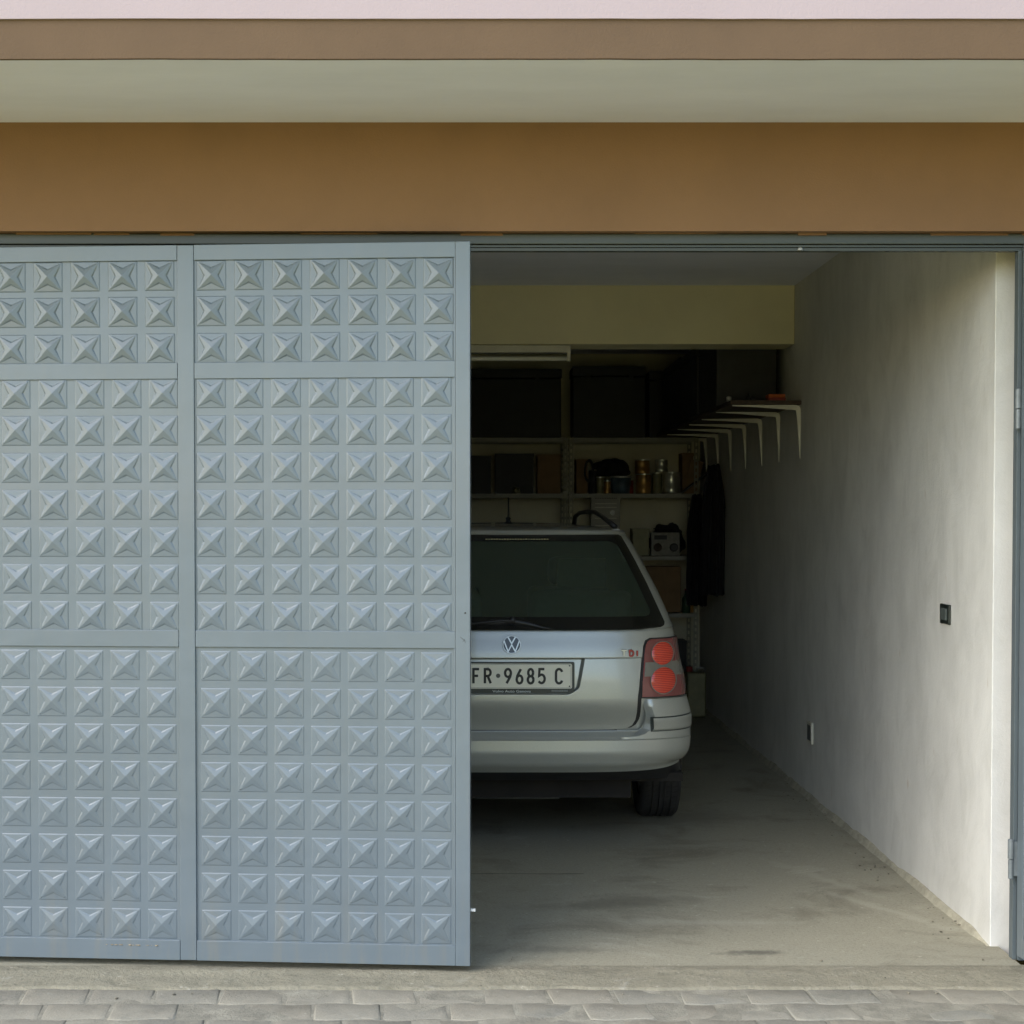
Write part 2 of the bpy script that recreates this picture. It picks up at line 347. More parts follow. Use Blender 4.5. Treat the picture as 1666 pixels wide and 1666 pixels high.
def sm_interp(tab, z):   # monotone smooth (Catmull) interpolation
    if z <= tab[0][0]: return tab[0][1]
    if z >= tab[-1][0]: return tab[-1][1]
    for i in range(len(tab)-1):
        if z <= tab[i+1][0]: break
    x0, y0 = tab[i]; x1, y1 = tab[i+1]
    def sl(k):
        if k <= 0 or k >= len(tab)-1:
            k2 = min(max(k, 0), len(tab)-2); return (tab[k2+1][1]-tab[k2][1])/(tab[k2+1][0]-tab[k2][0])
        a = (tab[k][1]-tab[k-1][1])/(tab[k][0]-tab[k-1][0]); b = (tab[k+1][1]-tab[k][1])/(tab[k+1][0]-tab[k][0])
        return 0 if a*b <= 0 else 2*a*b/(a+b)
    h = x1-x0; t = (z-x0)/h; m0, m1 = sl(i)*h, sl(i+1)*h
    return (2*t**3-3*t*t+1)*y0+(t**3-2*t*t+t)*m0+(-2*t**3+3*t*t)*y1+(t**3-t*t)*m1

# ------------------------------------------------------------------ key dimensions
XW = 1.84                      # inner face of the right wall
YF = 5.74                      # face of the brown wall
YS = 5.98                      # front of the plastered side wall
YB = 13.72                     # back wall
ZL = at(833, 376, YF)[1]       # underside of the lintel
ZSOF = at(833, 199, YF)[1]     # soffit of the balcony
YFASC = 4.957
ZFASC = at(833, 33.5, YFASC)[1]
YBEAM = onx(1293, 500, XW)[0]
ZBEAM0 = at(1000, 560, YBEAM)[1]
ZCEIL = at(1000, 455, YBEAM)[1]
XL = -2.2                      # inner face of the left wall

# ------------------------------------------------------------------ ground
def gridmesh(x0, x1, y0, y1, nx, ny, zf):
    bm = bmesh.new(); vs = []
    for j in range(ny+1):
        vs.append([bm.verts.new((x0+(x1-x0)*i/nx, y0+(y1-y0)*j/ny, zf(x0+(x1-x0)*i/nx, y0+(y1-y0)*j/ny))) for i in range(nx+1)])
    for j in range(ny):
        for i in range(nx): bm.faces.new((vs[j][i], vs[j][i+1], vs[j+1][i+1], vs[j+1][i]))
    return bm
from mathutils import noise
struct(obj('ground', gridmesh(-400, 400, -400, 400, 8, 8, lambda x, y: -0.09), M['earth']))
struct(obj('garage_floor', gridmesh(XL-0.1, XW+0.03, 5.72, YB+0.05, 60, 120,
      lambda x, y: min(1, (y-5.72)/0.4)*(0.004*noise.noise(Vector((x*1.3, y*1.3, 0))) + 0.002*noise.noise(Vector((x*6, y*6, 3))))), M['floor'], smooth=True))
# control joint, tyre-dust streaks and paint chips of the garage floor
YJ = onz(900, 1424)[1]
bm = bmesh.new(); pv = None
for k in range(90):
    x = XL+(1.15-XL)*k/89; wv = 0.004*noise.noise(Vector((x*5, 0, 0))); ww = 0.0035+0.003*noise.noise(Vector((x*11, 3, 0)))
    c = (bm.verts.new((x, YJ+wv-ww, 0.0065)), bm.verts.new((x, YJ+wv+ww, 0.0065)))
    if pv and x < onz(962, 1424)[0]: bm.faces.new((pv[0], c[0], c[1], pv[1]))
    pv = c
bmesh.ops.delete(bm, geom=[v for v in bm.verts if not v.link_faces], context='VERTS')
struct(obj('floor_joint', bm, M['gap']))
YAP = onz(1200, 1603)[1]       # where the apron ends and pavers begin
def apz(x, y):
    t = (5.735-y)/(5.735-YAP)
    q = min(1, max(0, t)*4); return -0.0008-0.012*max(0, t)**1.5+q*(0.005*noise.noise(Vector((x*3, y*9, 1)))+0.003*noise.noise(Vector((x*14, y*20, 5)))+0.004*max(0, 1-abs(t-0.3)*6))
bm = bmesh.new(); nx = 700; rows = 16; vs = []
for j in range(rows+1):
    rr = []
    for i in range(nx+1):
        x = -5+11*i/nx
        ye = YAP+0.02*noise.noise(Vector((x*2.5, 0, 0)))+0.009*noise.noise(Vector((x*14, 2, 0)))
        y = 5.735+(ye-5.735)*j/rows
        rr.append(bm.verts.new((x, y, apz(x, y)-(0.02 if j == rows else 0))))
    vs.append(rr)
for j in range(rows):
    for i in range(nx): bm.faces.new((vs[j][i], vs[j][i+1], vs[j+1][i+1], vs[j+1][i]))
struct(obj('threshold_apron', bm, M['apron'], smooth=True))
struct(obj('paving_bed', gridmesh(-5, 6, 3.15, YAP+0.05, 260, 60, lambda x, y: -0.0192+0.0028*noise.noise(Vector((x*5, y*5, 0)))), M['sand']))
# interlocking pavers, slightly rocked and worn
bm = bmesh.new(); tone = bm.loops.layers.float_color.new('tone')
PW, PD = 0.212, 0.17
def wav(x): return 0.008*math.sin(2*math.pi*x/PW)
r_ = 0; y = YAP+0.02
while y > 3.3:
    off = (r_ % 2)*PW*0.5+0.03
    k0 = int(-3.2/PW)
    for k in range(k0, int(3.8/PW)):
        x0 = k*PW+off; g = 0.002+random.random()*0.0015
        xs = [x0+g+(PW-2*g)*i/8 for i in range(9)]
        lean = random.uniform(-.004, .004)+0.006
        top = [(x-lean, y-g+wav(x-off)) for x in xs]; bot = [(x+lean, y-PD+g+wav(x-off+PW/2)) for x in xs[::-1]]
        dz = random.uniform(-.002, .002); tx, ty = random.uniform(-.01, .01), random.uniform(-.012, .012)
        cx, cy = x0+PW/2, y-PD/2
        def zz(a, b, d=0): return -0.018+dz+tx*(a-cx)+ty*(b-cy)-d
        out = top+bot
        inn = [(cx+(a-cx)*0.93, cy+(b-cy)*0.92) for a, b in out]
        vo = [bm.verts.new((a, b, zz(a, b, 0.0035))) for a, b in out]
        vl = [bm.verts.new((a, b, -0.06)) for a, b in out]
        vi = [bm.verts.new((a, b, zz(a, b))) for a, b in inn]
        c = random.uniform(0.90, 1.08); w = random.uniform(-.03, .03)
        fs = [bm.faces.new(vi)]
        n = len(out)
        for i in range(n):
            fs.append(bm.faces.new((vo[i], vo[(i+1) % n], vi[(i+1) % n], vi[i])))
            fs.append(bm.faces.new((vl[i], vl[(i+1) % n], vo[(i+1) % n], vo[i])))
        for f in fs:
            f.smooth = True
            for l in f.loops: l[tone] = (c+w, c, c-w, 1)
    y -= PD; r_ += 1
struct(obj('paving', bm, M['paver']))

bm = bmesh.new()
for k in range(170):
    if random.random() < 0.45: x, y = XW-abs(random.gauss(0.05, 0.05))-0.02, random.uniform(6.0, 10)
    else: x, y = random.uniform(-2, 2.3), random.gauss(5.6, 0.16)
    y = max(5.0, y); z0 = 0.003 if y > 5.75 else (-0.006 if y > YAP else -0.017)
    r = random.choice((0.002, 0.003, 0.004, 0.0055, 0.002))
    bmesh.ops.create_icosphere(bm, subdivisions=1, radius=r, matrix=Matrix.Translation((x, y, z0+r*0.4))@Matrix.Rotation(random.random()*6, 4, 'Z')@Matrix.Diagonal((1.3, 0.8, 0.6, 1)))
o = obj('grit', bm, simple('grit_stone', (0.20, 0.18, 0.13), 0.95, var=0.6, scale=4)); o['kind'] = 'stuff'; o['label'] = 'scattered grit and crumbs of mortar on the floor and threshold'
# ------------------------------------------------------------------ building
B = thing('garage_building', 'brown rendered garage building with white balcony soffit over a wide steel-framed door opening', 'building', (0, YF, 0))
def bpart(name, bm, mat, parent=B, **k):
    o = obj(name, bm, mat, None, **k)
    for v in o.data.vertices: v.co.y -= YF
    o.parent = parent
    return o
XP = onx(1650, 1000, 1)[0] and 1.866   # inner edge of right post
HX0, HX1 = -2.0, 1.95
bm = bmesh.new()
box(bm, -7, 7, YF, YF+0.17, ZL, ZSOF+0.3)
box(bm, -7, HX0, YF, YF+0.17, -0.05, ZL-0.0)
box(bm, HX1, 7, YF, YF+0.17, -0.05, ZL-0.0)
bpart('facade_wall', bm, M['brown'])
bm = bmesh.new(); box(bm, -7, 7, YFASC+0.004, 13.9, ZSOF, ZSOF+0.09); 
bpart('balcony_soffit', bm, M['soffit'])
# fascia and parapet: slightly wavy hand-trowelled edges
def wavy_slab(y0, y1, z0, z1, amp, mat, name, dx=0.05):
    bm = bmesh.new(); xs = [-7+14*i/280 for i in range(281)]; R0 = None
    for x in xs:
        a = amp*noise.noise(Vector((x*1.7, z0, 0)))+amp*0.6*noise.noise(Vector((x*9, z0, 2)))
        c = [bm.verts.new(q) for q in ((x, y0, z0+a), (x, y0, z1), (x, y1, z1), (x, y1, z0+a))]
        if R0:
            for i in range(4): bm.faces.new((R0[i], c[i], c[(i+1) % 4], R0[(i+1) % 4]))
        else: bm.faces.new(c)
        R0 = c
    bm.faces.new(R0[::-1])
    return bpart(name, bm, mat)
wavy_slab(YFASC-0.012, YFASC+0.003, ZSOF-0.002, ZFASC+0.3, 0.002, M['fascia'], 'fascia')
wavy_slab(YFASC-0.02, YFASC+0.09, ZFASC, 4.15, 0.0015, M['pink'], 'balcony_parapet')
bpart('upper_storey', bx(-7, 7, YF, 13.9, ZSOF+0.31, 5.2), M['pink'])
bpart('side_wall', bx(XW, 2.3, YS, YB+0.15, -0.05, ZCEIL+0.02), M['plaster'], bevel=0.004, seg=3)
bpart('side_wall', bx(XL-0.2, XL, YS, YB+0.15, -0.05, ZCEIL+0.02), M['plaster'])
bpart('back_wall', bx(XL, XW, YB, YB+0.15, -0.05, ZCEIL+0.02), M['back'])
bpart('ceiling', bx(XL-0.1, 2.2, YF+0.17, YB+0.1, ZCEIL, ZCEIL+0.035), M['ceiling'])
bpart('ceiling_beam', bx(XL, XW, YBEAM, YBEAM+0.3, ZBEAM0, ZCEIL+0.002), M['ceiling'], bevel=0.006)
# mortar fillet at the foot of the wall
bm = bmesh.new(); prev = None
yy = YS-0.01
while yy < YB:
    tp = min(1, (yy-YS+0.012)/0.25); h = tp*(0.026+0.016*noise.noise(Vector((yy*2.1, 0, 0)))+0.008*noise.noise(Vector((yy*9, 1, 0))))-0.001
    wd = 0.012+tp*(0.022+0.02*noise.noise(Vector((yy*1.3, 4, 0)))+0.005*noise.noise(Vector((yy*9, 4, 0))))
    c = [bm.verts.new((XW+0.003, yy, h)), bm.verts.new((XW-0.012, yy, h*0.8)), bm.verts.new((XW-wd*0.45, yy, h*0.25)), bm.verts.new((XW-wd, yy, -0.006))]
    if prev:
        for i in range(3): bm.faces.new((prev[i], c[i], c[i+1], prev[i+1]))
    prev = c; yy += 0.03
bpart('mortar_fillet', bm, M['mortar'], smooth=True)
# dark ragged crack between lintel and frame
ZH1 = at(833, 380.5, 5.785)[1]; ZH0 = at(833, 408, 5.80)[1]; ZHm = at(833, 398, 5.80)[1]
bpart('lintel_gap', bx(HX0+0.02, HX1-0.002, YF+0.055, YF+0.1, ZH1-0.004, ZL+0.006), M['gap'])
x = HX0+0.01
while x < HX1-0.03:
    l = random.uniform(0.03, 0.35)
    if random.random() < 0.62 and l > 0.08:
        bm = bmesh.new(); box(bm, x, min(x+l, HX1-0.01), YF+0.036+random.random()*0.01, YF+0.06, ZL-random.uniform(0.004, 0.008), ZL+0.004); bpart('mortar_bead', bm, M['brown'])
    x += l+random.uniform(0.0, 0.02)
# steel frame
fr = bpart('door_frame', bx(HX0+0.01, HX1-0.002, 5.785, 5.84, ZHm, ZH1), M['framepaint'], bevel=0.002)
bm = bmesh.new()
box(bm, HX0+0.01, HX1-0.002, 5.797, 5.835, ZHm-0.009, ZHm-0.002); box(bm, HX0+0.01, HX1-0.002, 5.803, 5.835, ZH0, ZHm-0.011)
box(bm, HX0+0.01, HX1-0.002, 5.815, 5.832, ZHm-0.012, ZHm-0.0)
o = bpart('frame_rebate', bm, M['framepaint'], parent=fr)
XPI = (1650-CX)/F*5.82
bm = bmesh.new(); box(bm, XPI, XPI+0.014, 5.80, 5.84, 0.0, ZH0); box(bm, XPI+0.015, HX1-0.002, 5.786, 5.838, 0.0, ZHm-0.001)
bpart('frame_post', bm, M['postpaint'], parent=fr, bevel=0.0015)
bm = bmesh.new(); box(bm, HX0+0.01, HX0+0.06, 5.79, 5.84, 0.0, ZHm-0.001)
bpart('frame_post', bm, M['postpaint'], parent=fr, bevel=0.0015)
xn = at(1303, 402, 5.79)[0]
bm = bmesh.new(); lathe(bm, [(0.010, 0), (0.009, 0.006), (0.004, 0.012)], 10, 'Z', (xn, 5.80, ZHm-0.02))
bpart('latch_catch', bm, M['galv'], parent=fr)

# ---- leaf with stamped star pyramids
YR = 5.63
AL = math.atan(0.0775)
WD = 1.905
hx, hy = at(765, 1000, YR)[0]-WD*math.cos(AL), YR+WD*math.sin(AL)
DZ0, DZ1 = at(760, 1572, YR)[1], at(760, 392.5, YR)[1]
def U(px):    # pixel column -> distance along the leaf
    a = (px-CX)/F*1.0
    # X = hx+u cos, Y = hy-u sin ; X = a*Y*k
    k = 1.0/(math.cos(TH)**0)   # near enough along a horizontal line
    return (a*hy-hx)/(math.cos(AL)+a*math.sin(AL))
def Zd(py, px=700):
    Yl = hy-U(px)*math.sin(AL); return at(px, py, Yl)[1]
def star(bm, cx, cz, a, y0, h=0.0138, pz=0.0024):
    """raised square pad with a four-pointed star pyramid, towards -y"""
    b = a-0.0032; jit = random.uniform(0.92, 1.06); h = h*jit
    def V(x, z, d): return bm.verts.new((cx+x, y0-d, cz+z))
    base = [V(-a, -a, 0), V(a, -a, 0), V(a, a, 0), V(-a, a, 0)]
    C = [V(-b, -b, pz), V(b, -b, pz), V(b, b, pz), V(-b, b, pz)]
    O = V(random.uniform(-.002, .002), random.uniform(-.002, .002), h)
    dirs = [(0, -1), (1, 0), (0, 1), (-1, 0)]
    for i in range(4):
        j = (i+1) % 4
        bm.faces.new((base[i], base[j], C[j], C[i]))
        dx, dz = dirs[i]
        Iu = V(dx*b*0.46, dz*b*0.46, pz+(h-pz)*0.47); Il = V(dx*b*0.56, dz*b*0.56, pz+0.0012)
        bm.faces.new((C[i], C[j], Il)); bm.faces.new((C[i], Il, Iu)); bm.faces.new((Il, C[j], Iu))
        bm.faces.new((C[i], Iu, O)); bm.faces.new((Iu, C[j], O))
def door_leaf(name, loc, rz, label, cols=True):
    base = bpy.data.objects.new(name, None); COL.objects.link(base)
    return base
def make_leaf():
    # frame mesh is the 'garage_door' itself
    bm = bmesh.new(); t0, t1 = -0.002, 0.038      # front face at y=-0.002
    uL0, uL1 = 0.0, 0.05; uM0, uM1 = U(290.5), U(317); uR0 = U(741)
    rails = [(DZ1-0.052, DZ1), (Zd(614), Zd(587)), (Zd(1055), Zd(1027.5)), (DZ0, Zd(1537.5))]
    box(bm, uL0, uL1, t0, t1, DZ0, DZ1); box(bm, uR0, WD, t0, t1, DZ0, DZ1)
    for a, b in rails:
        box(bm, uL1, uM0-0.0008, t0+0.0006, t1, a, b); box(bm, uM1+0.0008, uR0, t0+0.0006, t1, a, b)
    box(bm, uM0, uM1, t0+0.0003, t1, DZ0+0.001, DZ1-0.001)
    for f in bm.faces: pass
    leaf = obj('garage_door', bm, M['doorpaint'], None, bevel=0.0022, seg=2)
    ys = 0.006
    tops = [([443.5, 502.5, 563.5], DZ1-0.052, Zd(587), 0), ([637+61.35*k for k in range(7)], Zd(614), Zd(1027.5), 1), ([1086+60.85*k for k in range(8)], Zd(1055), Zd(1537.5), 2)]
    shifts_r = [(345, 713.5), (343.5, 710), (349, 709.5)]
    shifts_l = [(261.5, 60.3), (266.5, 60.0), (261, 59.6)]
    for side in (0, 1):
        for rows_, zt, zb, pi in tops:
            u0, u1 = (uL1, uM0) if side == 0 else (uM1, uR0)
            bm = bmesh.new(); box(bm, u0-0.004, u1+0.004, ys, ys+0.003, zb-0.004, zt+0.004)
            if side == 1:
                a, b = shifts_r[pi]; us = [U(a+(b-a)*k/6) for k in range(7)]
            else:
                a, st = shifts_l[pi]; us = [U(a-st*k) for k in range(7)]
            us = [u for u in us if u-0.052 > u0-0.02]
            for r in rows_:
                zc = Zd(r)
                for u in us: star(bm, u+random.uniform(-.0008, .0008), zc+random.uniform(-.0008, .0008), 0.0507, ys, h=(0.0145, 0.0112, 0.0090)[pi], pz=(0.0024, 0.0020, 0.0016)[pi])
            obj('pressed_panel', bm, M['doorpaint'], leaf, bevel=0.0024, seg=3, lim=9)
            # thin raised weld bead on the stile side
            bm = bmesh.new(); box(bm, u1-0.006, u1-0.0005, ys-0.007, ys, zb, zt) if side == 1 else box(bm, u0+0.0005, u0+0.004, ys-0.005, ys, zb, zt)
            obj('glazing_bead', bm, M['doorpaint'], leaf, bevel=0.001)
    # screw hole + scratches on the stile
    bm = bmesh.new(); lathe(bm, [(0.003, 0), (0.002, -0.0012)], 10, 'Y', (U(757), t0, Zd(997)))
    obj('screw', bm, M['gap'], leaf)
    bm = bmesh.new(); tube(bm, [(U(749), t0-0.0002, Zd(1036)), (U(757), t0-0.0002, Zd(1043))], 0.0007, 5); tube(bm, [(U(753), t0-0.0002, Zd(1044)), (U(755.5), t0-0.0002, Zd(1039)), (U(757), t0-0.0002, Zd(1046))], 0.0006, 5)
    obj('scratch', bm, M['framepaint'], leaf)
    bm = bmesh.new()
    for k in range(26):
        u = U(random.uniform(165, 252)); s_ = random.uniform(.002, .007)
        bmesh.ops.create_icosphere(bm, subdivisions=1, radius=s_, matrix=Matrix.Translation((u, 0.0, Zd(1537.5, 200)+0.001))@Matrix.Scale(0.35, 4, (0, 0, 1)))
    obj('caught_dirt', bm, M['dirt'], leaf)
    bm = bmesh.new(); box(bm, WD-0.001, WD+0.016, 0.012, 0.024, Zd(1483), Zd(1479))
    obj('bolt', bm, M['whitepl'], leaf)
    for v_ in (650, 1400):
        bm = bmesh.new(); lathe(bm, [(0.009, -0.06), (0.009, 0.06)], 12, 'Z', (-0.008, 0.012, Zd(v_)))
        obj('hinge', bm, M['hinge'], leaf)
    return leaf
leaf = make_leaf()
leaf.location = (hx, hy-YF, 0); leaf.rotation_euler = (0, 0, -AL); leaf.parent = B
leaf['label'] = 'left steel door leaf, almost shut, blue-grey with rows of stamped star pyramids'
# right leaf, folded open towards the yard, mirror copy of the first one
l2 = leaf.copy(); COL.objects.link(l2); l2.parent = B
l2.location = (1.869, 5.772-YF, 0); l2.scale = (1, 1, 1); l2.rotation_euler = (0, 0, R(-85.5))
for ch in list(leaf.children):
    if ch.name.startswith(('scratch', 'caught', 'bolt', 'hinge')): continue
    c = ch.copy(); COL.objects.link(c); c.parent = l2
l2['label'] = 'right steel door leaf folded wide open, seen edge-on beside the wall'
for v0, v1, px in ((632, 698, 1657), (1365, 1430, 1651.5)):
    Xh = (px-CX)/F*5.76
    z0, z1 = at(px, v1, 5.775)[1], at(px, v0, 5.775)[1]
    bm = bmesh.new(); zm = (z0+z1)/2
    lathe(bm, [(0.007, z0), (0.009, z0+0.003), (0.009, zm-0.002)], 14, 'Z', (Xh, 5.776, 0)); lathe(bm, [(0.0105, zm+0.001), (0.0105, z1-0.004), (0.007, z1)], 14, 'Z', (Xh, 5.776, 0))
    box(bm, Xh+0.004, Xh+0.03, 5.774, 5.780, z0+0.01, z1-0.01)
    h = bpart('hinge', bm, M['hinge'], bevel=0.0008)
    h.parent = fr

# ------------------------------------------------------------------ wall switch and socket
ys_, zs_ = onx(1540, 999, XW)
sw = thing('wall_switch', 'black-green rectangular switch plate on the white side wall near the door post', 'switch', (XW, ys_, zs_))
hh = 0.039; hw = 0.062
bm = bmesh.new(); box(bm, -0.010, 0.001, -hw, hw, -hh, hh); obj('plate', bm, M['switchg'], sw, bevel=0.004, seg=3)
for k in (-1, 0, 1):
    bm = bmesh.new(); box(bm, -0.0145, -0.008, k*0.025-0.0115, k*0.025+0.0115, -0.023, 0.023)
    obj('rocker', bm, M['rockerg'], sw, bevel=0.002)
y2_, z2_ = onx(1320, 1192, XW)
so = thing('wall_socket', 'small pale socket cover low on the side wall, with a dark face', 'socket', (XW, y2_, z2_))
bm = bmesh.new(); box(bm, -0.013, 0.001, -0.058, 0.058, -0.058, 0.058); obj('cover', bm, M['creamsteel'], so, bevel=0.003)
bm = bmesh.new(); box(bm, -0.0145, -0.010, -0.045, 0.045, -0.042, 0.042); obj('socket_face', bm, M['rockerg'], so, bevel=0.002)

# ------------------------------------------------------------------ fluorescent fitting
YL = YBEAM+0.07
xe = at(929, 575, YL)[0]; zt = ZBEAM0-0.001; zb = at(929, 588, YL)[1]; Hf = zt-zb
fl = thing('fluorescent_light', 'unlit fluorescent batten under the ceiling beam, right end showing', 'light', (xe-1.24, YL, zt))
bm = bmesh.new(); box(bm, 0, 1.235, -0.03, 0.03, -Hf*0.46, 0); obj('housing', bm, M['creamsteel'], fl, bevel=0.002)
bm = bmesh.new(); lathe(bm, [(Hf*0.145, 0.02), (Hf*0.145, 1.215)], 18, 'X', (0, -0.01, -Hf*0.84)); obj('tube', bm, M['tube'], fl, smooth=True)
for x_ in (0.0, 1.215):
    bm = bmesh.new(); box(bm, x_, x_+0.022, -0.026, 0.02, -Hf*1.02, -Hf*0.3); obj('end_cap', bm, M['creamsteel'], fl, bevel=0.003)

# ------------------------------------------------------------------ bracket shelf on the right wall
bxs = [(1302, 659), (1270, 671), (1238, 683), (1210.5, 692), (1188.5, 700), (1168.5, 705.5), (1149.5, 710.5)]
ZBR = onx(1302, 659, XW-0.004)[1]
ybr = [onx(a, b, XW-0.004)[0] for a, b in bxs]
dyb = (ybr[-1]-ybr[0])/6
ws = thing('wall_shelf', 'long dark plank shelf on seven cream L-brackets high on the side wall', 'shelf', (XW, ybr[0], ZBR))
bm = bmesh.new(); box(bm, -0.40, -0.004, -0.035, dyb*6+0.2, 0.001, 0.024)
obj('plank', bm, M['darkwood'], ws, bevel=0.002)
def bracket_bm():
    """pressed steel L bracket: tapered horizontal arm, rounded elbow, tapered leg on the wall"""
    bm = bmesh.new(); Lh, Lv = 0.385, 0.30
    sec = []
    def ring(cx, cz, nx_, nz_, w, t):  # w = flange width along y, t = web depth
        return [bm.verts.new(q) for q in ((cx, -w/2, cz), (cx, w/2, cz), (cx+nx_*t, w/2*0.7, cz+nz_*t), (cx+nx_*t, -w/2*0.7, cz+nz_*t))]
    pts = [(-Lh, 0.0, 0, -1, 0.016, 0.006), (-Lh*0.6, 0, 0, -1, 0.022, 0.014), (-0.07, 0, 0, -1, 0.026, 0.026), (-0.03, 0, -0.35, -0.93, 0.028, 0.030),
           (-0.008, -0.008, -0.7, -0.7, 0.028, 0.032), (-0.002, -0.03, -0.93, -0.35, 0.028, 0.028), (-0.002, -0.07, -1, 0, 0.026, 0.022), (-0.002, -0.2, -1, 0, 0.020, 0.012), (-0.002, -Lv, -1, 0, 0.010, 0.004)]
    prev = None
    for p in pts:
        c = ring(*p)
        if prev:
            for i in range(4): bm.faces.new((prev[i], c[i], c[(i+1) % 4], prev[(i+1) % 4]))
        else: bm.faces.new(c)
        prev = c
    bm.faces.new(prev[::-1])
    return bm
b0 = obj('bracket', bracket_bm(), M['creamsteel'], ws, bevel=0.0015)
for k in range(1, 7):
    c = b0.copy(); COL.objects.link(c); c.parent = ws; c.location = (0, dyb*k, 0); c.rotation_euler = (0, random.uniform(-.012, .012), random.uniform(-.02, .02))
# things on that shelf
Ysh = ybr[0]+0.05
xa, xb = at(1252, 652, Ysh)[0], at(1279, 652, Ysh)[0]
ZP = ZBR+0.0255
t = thing('carton', 'small orange and dark red carton lying on the front end of the plank shelf', 'box', ((xa+xb)/2, Ysh+0.06, ZP))
bm = bmesh.new(); box(bm, (xa-xb)/2, (xb-xa)/2, -0.05, 0.05, 0, 0.020); obj('base', bm, M['redtint'], t, bevel=0.002)
bm = bmesh.new(); box(bm, (xa-xb)/2-0.002, (xb-xa)/2-0.004, -0.052, 0.052, 0.0205, 0.040); obj('lid', bm, M['orange'], t, bevel=0.002)
xa = at(1221, 655, Ysh)[0]
t = thing('oil_can', 'tiny black spouted can on the plank shelf left of the orange carton', 'can', (xa, Ysh+0.05, ZP))
bm = bmesh.new(); lathe(bm, [(0.016, 0), (0.016, 0.018), (0.006, 0.03), (0.004, 0.055)], 14); obj('body', bm, M['black'], t, smooth=True)
bm = bmesh.new(); tube(bm, [(0.012, 0, 0.014), (0.024, 0, 0.018), (0.02, 0, 0.034), (0.004, 0, 0.034)], 0.002, 6); obj('handle', bm, M['black'], t)
xa = at(1184, 656, Ysh)[0]
t = thing('jar', 'little grey lidded jar at the outer corner of the plank shelf', 'jar', (xa+0.01, Ysh+0.02, ZP))
bm = bmesh.new(); lathe(bm, [(0.013, 0), (0.014, 0.022), (0.011, 0.026)], 14); obj('glass', bm, M['galv'], t, smooth=True)
bm = bmesh.new(); lathe(bm, [(0.0125, 0.0262), (0.0125, 0.034)], 14); obj('lid', bm, M['darkbox'], t)

for k_, (ya_, yb_, hz_, w_, lb) in enumerate(((0.50, 1.25, 0.47, 0.36, 'black chest on the plank shelf, the nearest one, behind the orange carton'), (1.32, 2.20, 0.44, 0.37, 'black chest on the plank shelf, middle of the row of three'), (2.28, 3.30, 0.46, 0.36, 'black chest at the far end of the plank shelf'))):
    t = thing('storage_chest', lb, 'chest', (XW-0.045-w_/2, ybr[0]+ya_, ZP), 0)
    bm = bmesh.new(); box(bm, -w_/2, w_/2, 0, yb_-ya_, 0, hz_*0.86); obj('body', bm, M['darkbox'], t, bevel=0.01)
    bm = bmesh.new(); box(bm, -w_/2-0.005, w_/2+0.005, -0.006, yb_-ya_+0.006, hz_*0.865, hz_); obj('lid', bm, M['darkbox'], t, bevel=0.008)
# ------------------------------------------------------------------ shelving on the back wall
YSH = YB-0.48            # front of the shelves
def sz(v): return at(950, v, YSH)[1]
ZS = [sz(712)+0.0, sz(803), sz(905), sz(998)]
def shelving(x0, x1, label, nsh):
    t = thing('metal_shelving', label, 'shelving', (x0, YSH, 0), 0, 'steel shelving along the back wall')
    w = x1-x0
    top = ZS[0]
    for i, z in enumerate(ZS):
        bm = bmesh.new(); box(bm, 0.004, w-0.004, 0.003, 0.42, z-0.004, z+0.0); box(bm, 0.004, w-0.004, 0.0, 0.0025, z-0.032, z+0.0)
        box(bm, 0.004, w-0.004, 0.4205, 0.423, z-0.032, z)
        obj('shelf', bm, M['shelfboard'], t)
    bm = bmesh.new(); box(bm, 0.004, w-0.004, 0.003, 0.42, 0.12, 0.124); box(bm, 0.004, w-0.004, 0, 0.0025, 0.09, 0.124); obj('shelf', bm, M['shelfboard'], t)
    for xx, s in ((0.0, 1), (w, -1)):
        for yy in (-0.003, 0.425):
            bm = bmesh.new(); a = xx; b = xx+s*0.034
            x_lo, x_hi = min(a, b), max(a, b)
            box(bm, x_lo, x_lo+0.010, yy-0.002, yy, 0, top+0.002); box(bm, x_hi-0.010, x_hi, yy-0.002, yy, 0, top+0.002)
            z = 0.02
            while z < top-0.02:
                box(bm, x_lo+0.0102, x_hi-0.0102, yy-0.002, yy, z, z+0.022); z += 0.05
            if yy < 0: box(bm, a-0.001 if s > 0 else a-0.001, a+0.001, yy+0.0005, yy+0.03, 0, top)
            obj('post', bm, M['poststeel'], t)
    return t
xr1 = at(1136, 800, YSH)[0]; xm = at(924.5, 800, YSH)[0]
shelving(xm+0.006, min(xr1, XW-0.06), 'right-hand bay of slotted steel shelving on the back wall, holding tins', 4)
shelving(-1.05, xm-0.006, 'left-hand bay of slotted steel shelving on the back wall, mostly dark boxes', 4)
YI = YSH+0.10
def place(name, label, cat, px, shelf_i, dy=0.0, group=None, rz=0):
    x = at(px, 800, YI+dy)[0]
    return thing(name, label, cat, (x, YI+dy, ZS[shelf_i]+0.0015), rz, group)
def pxw(n): return n/F*YI
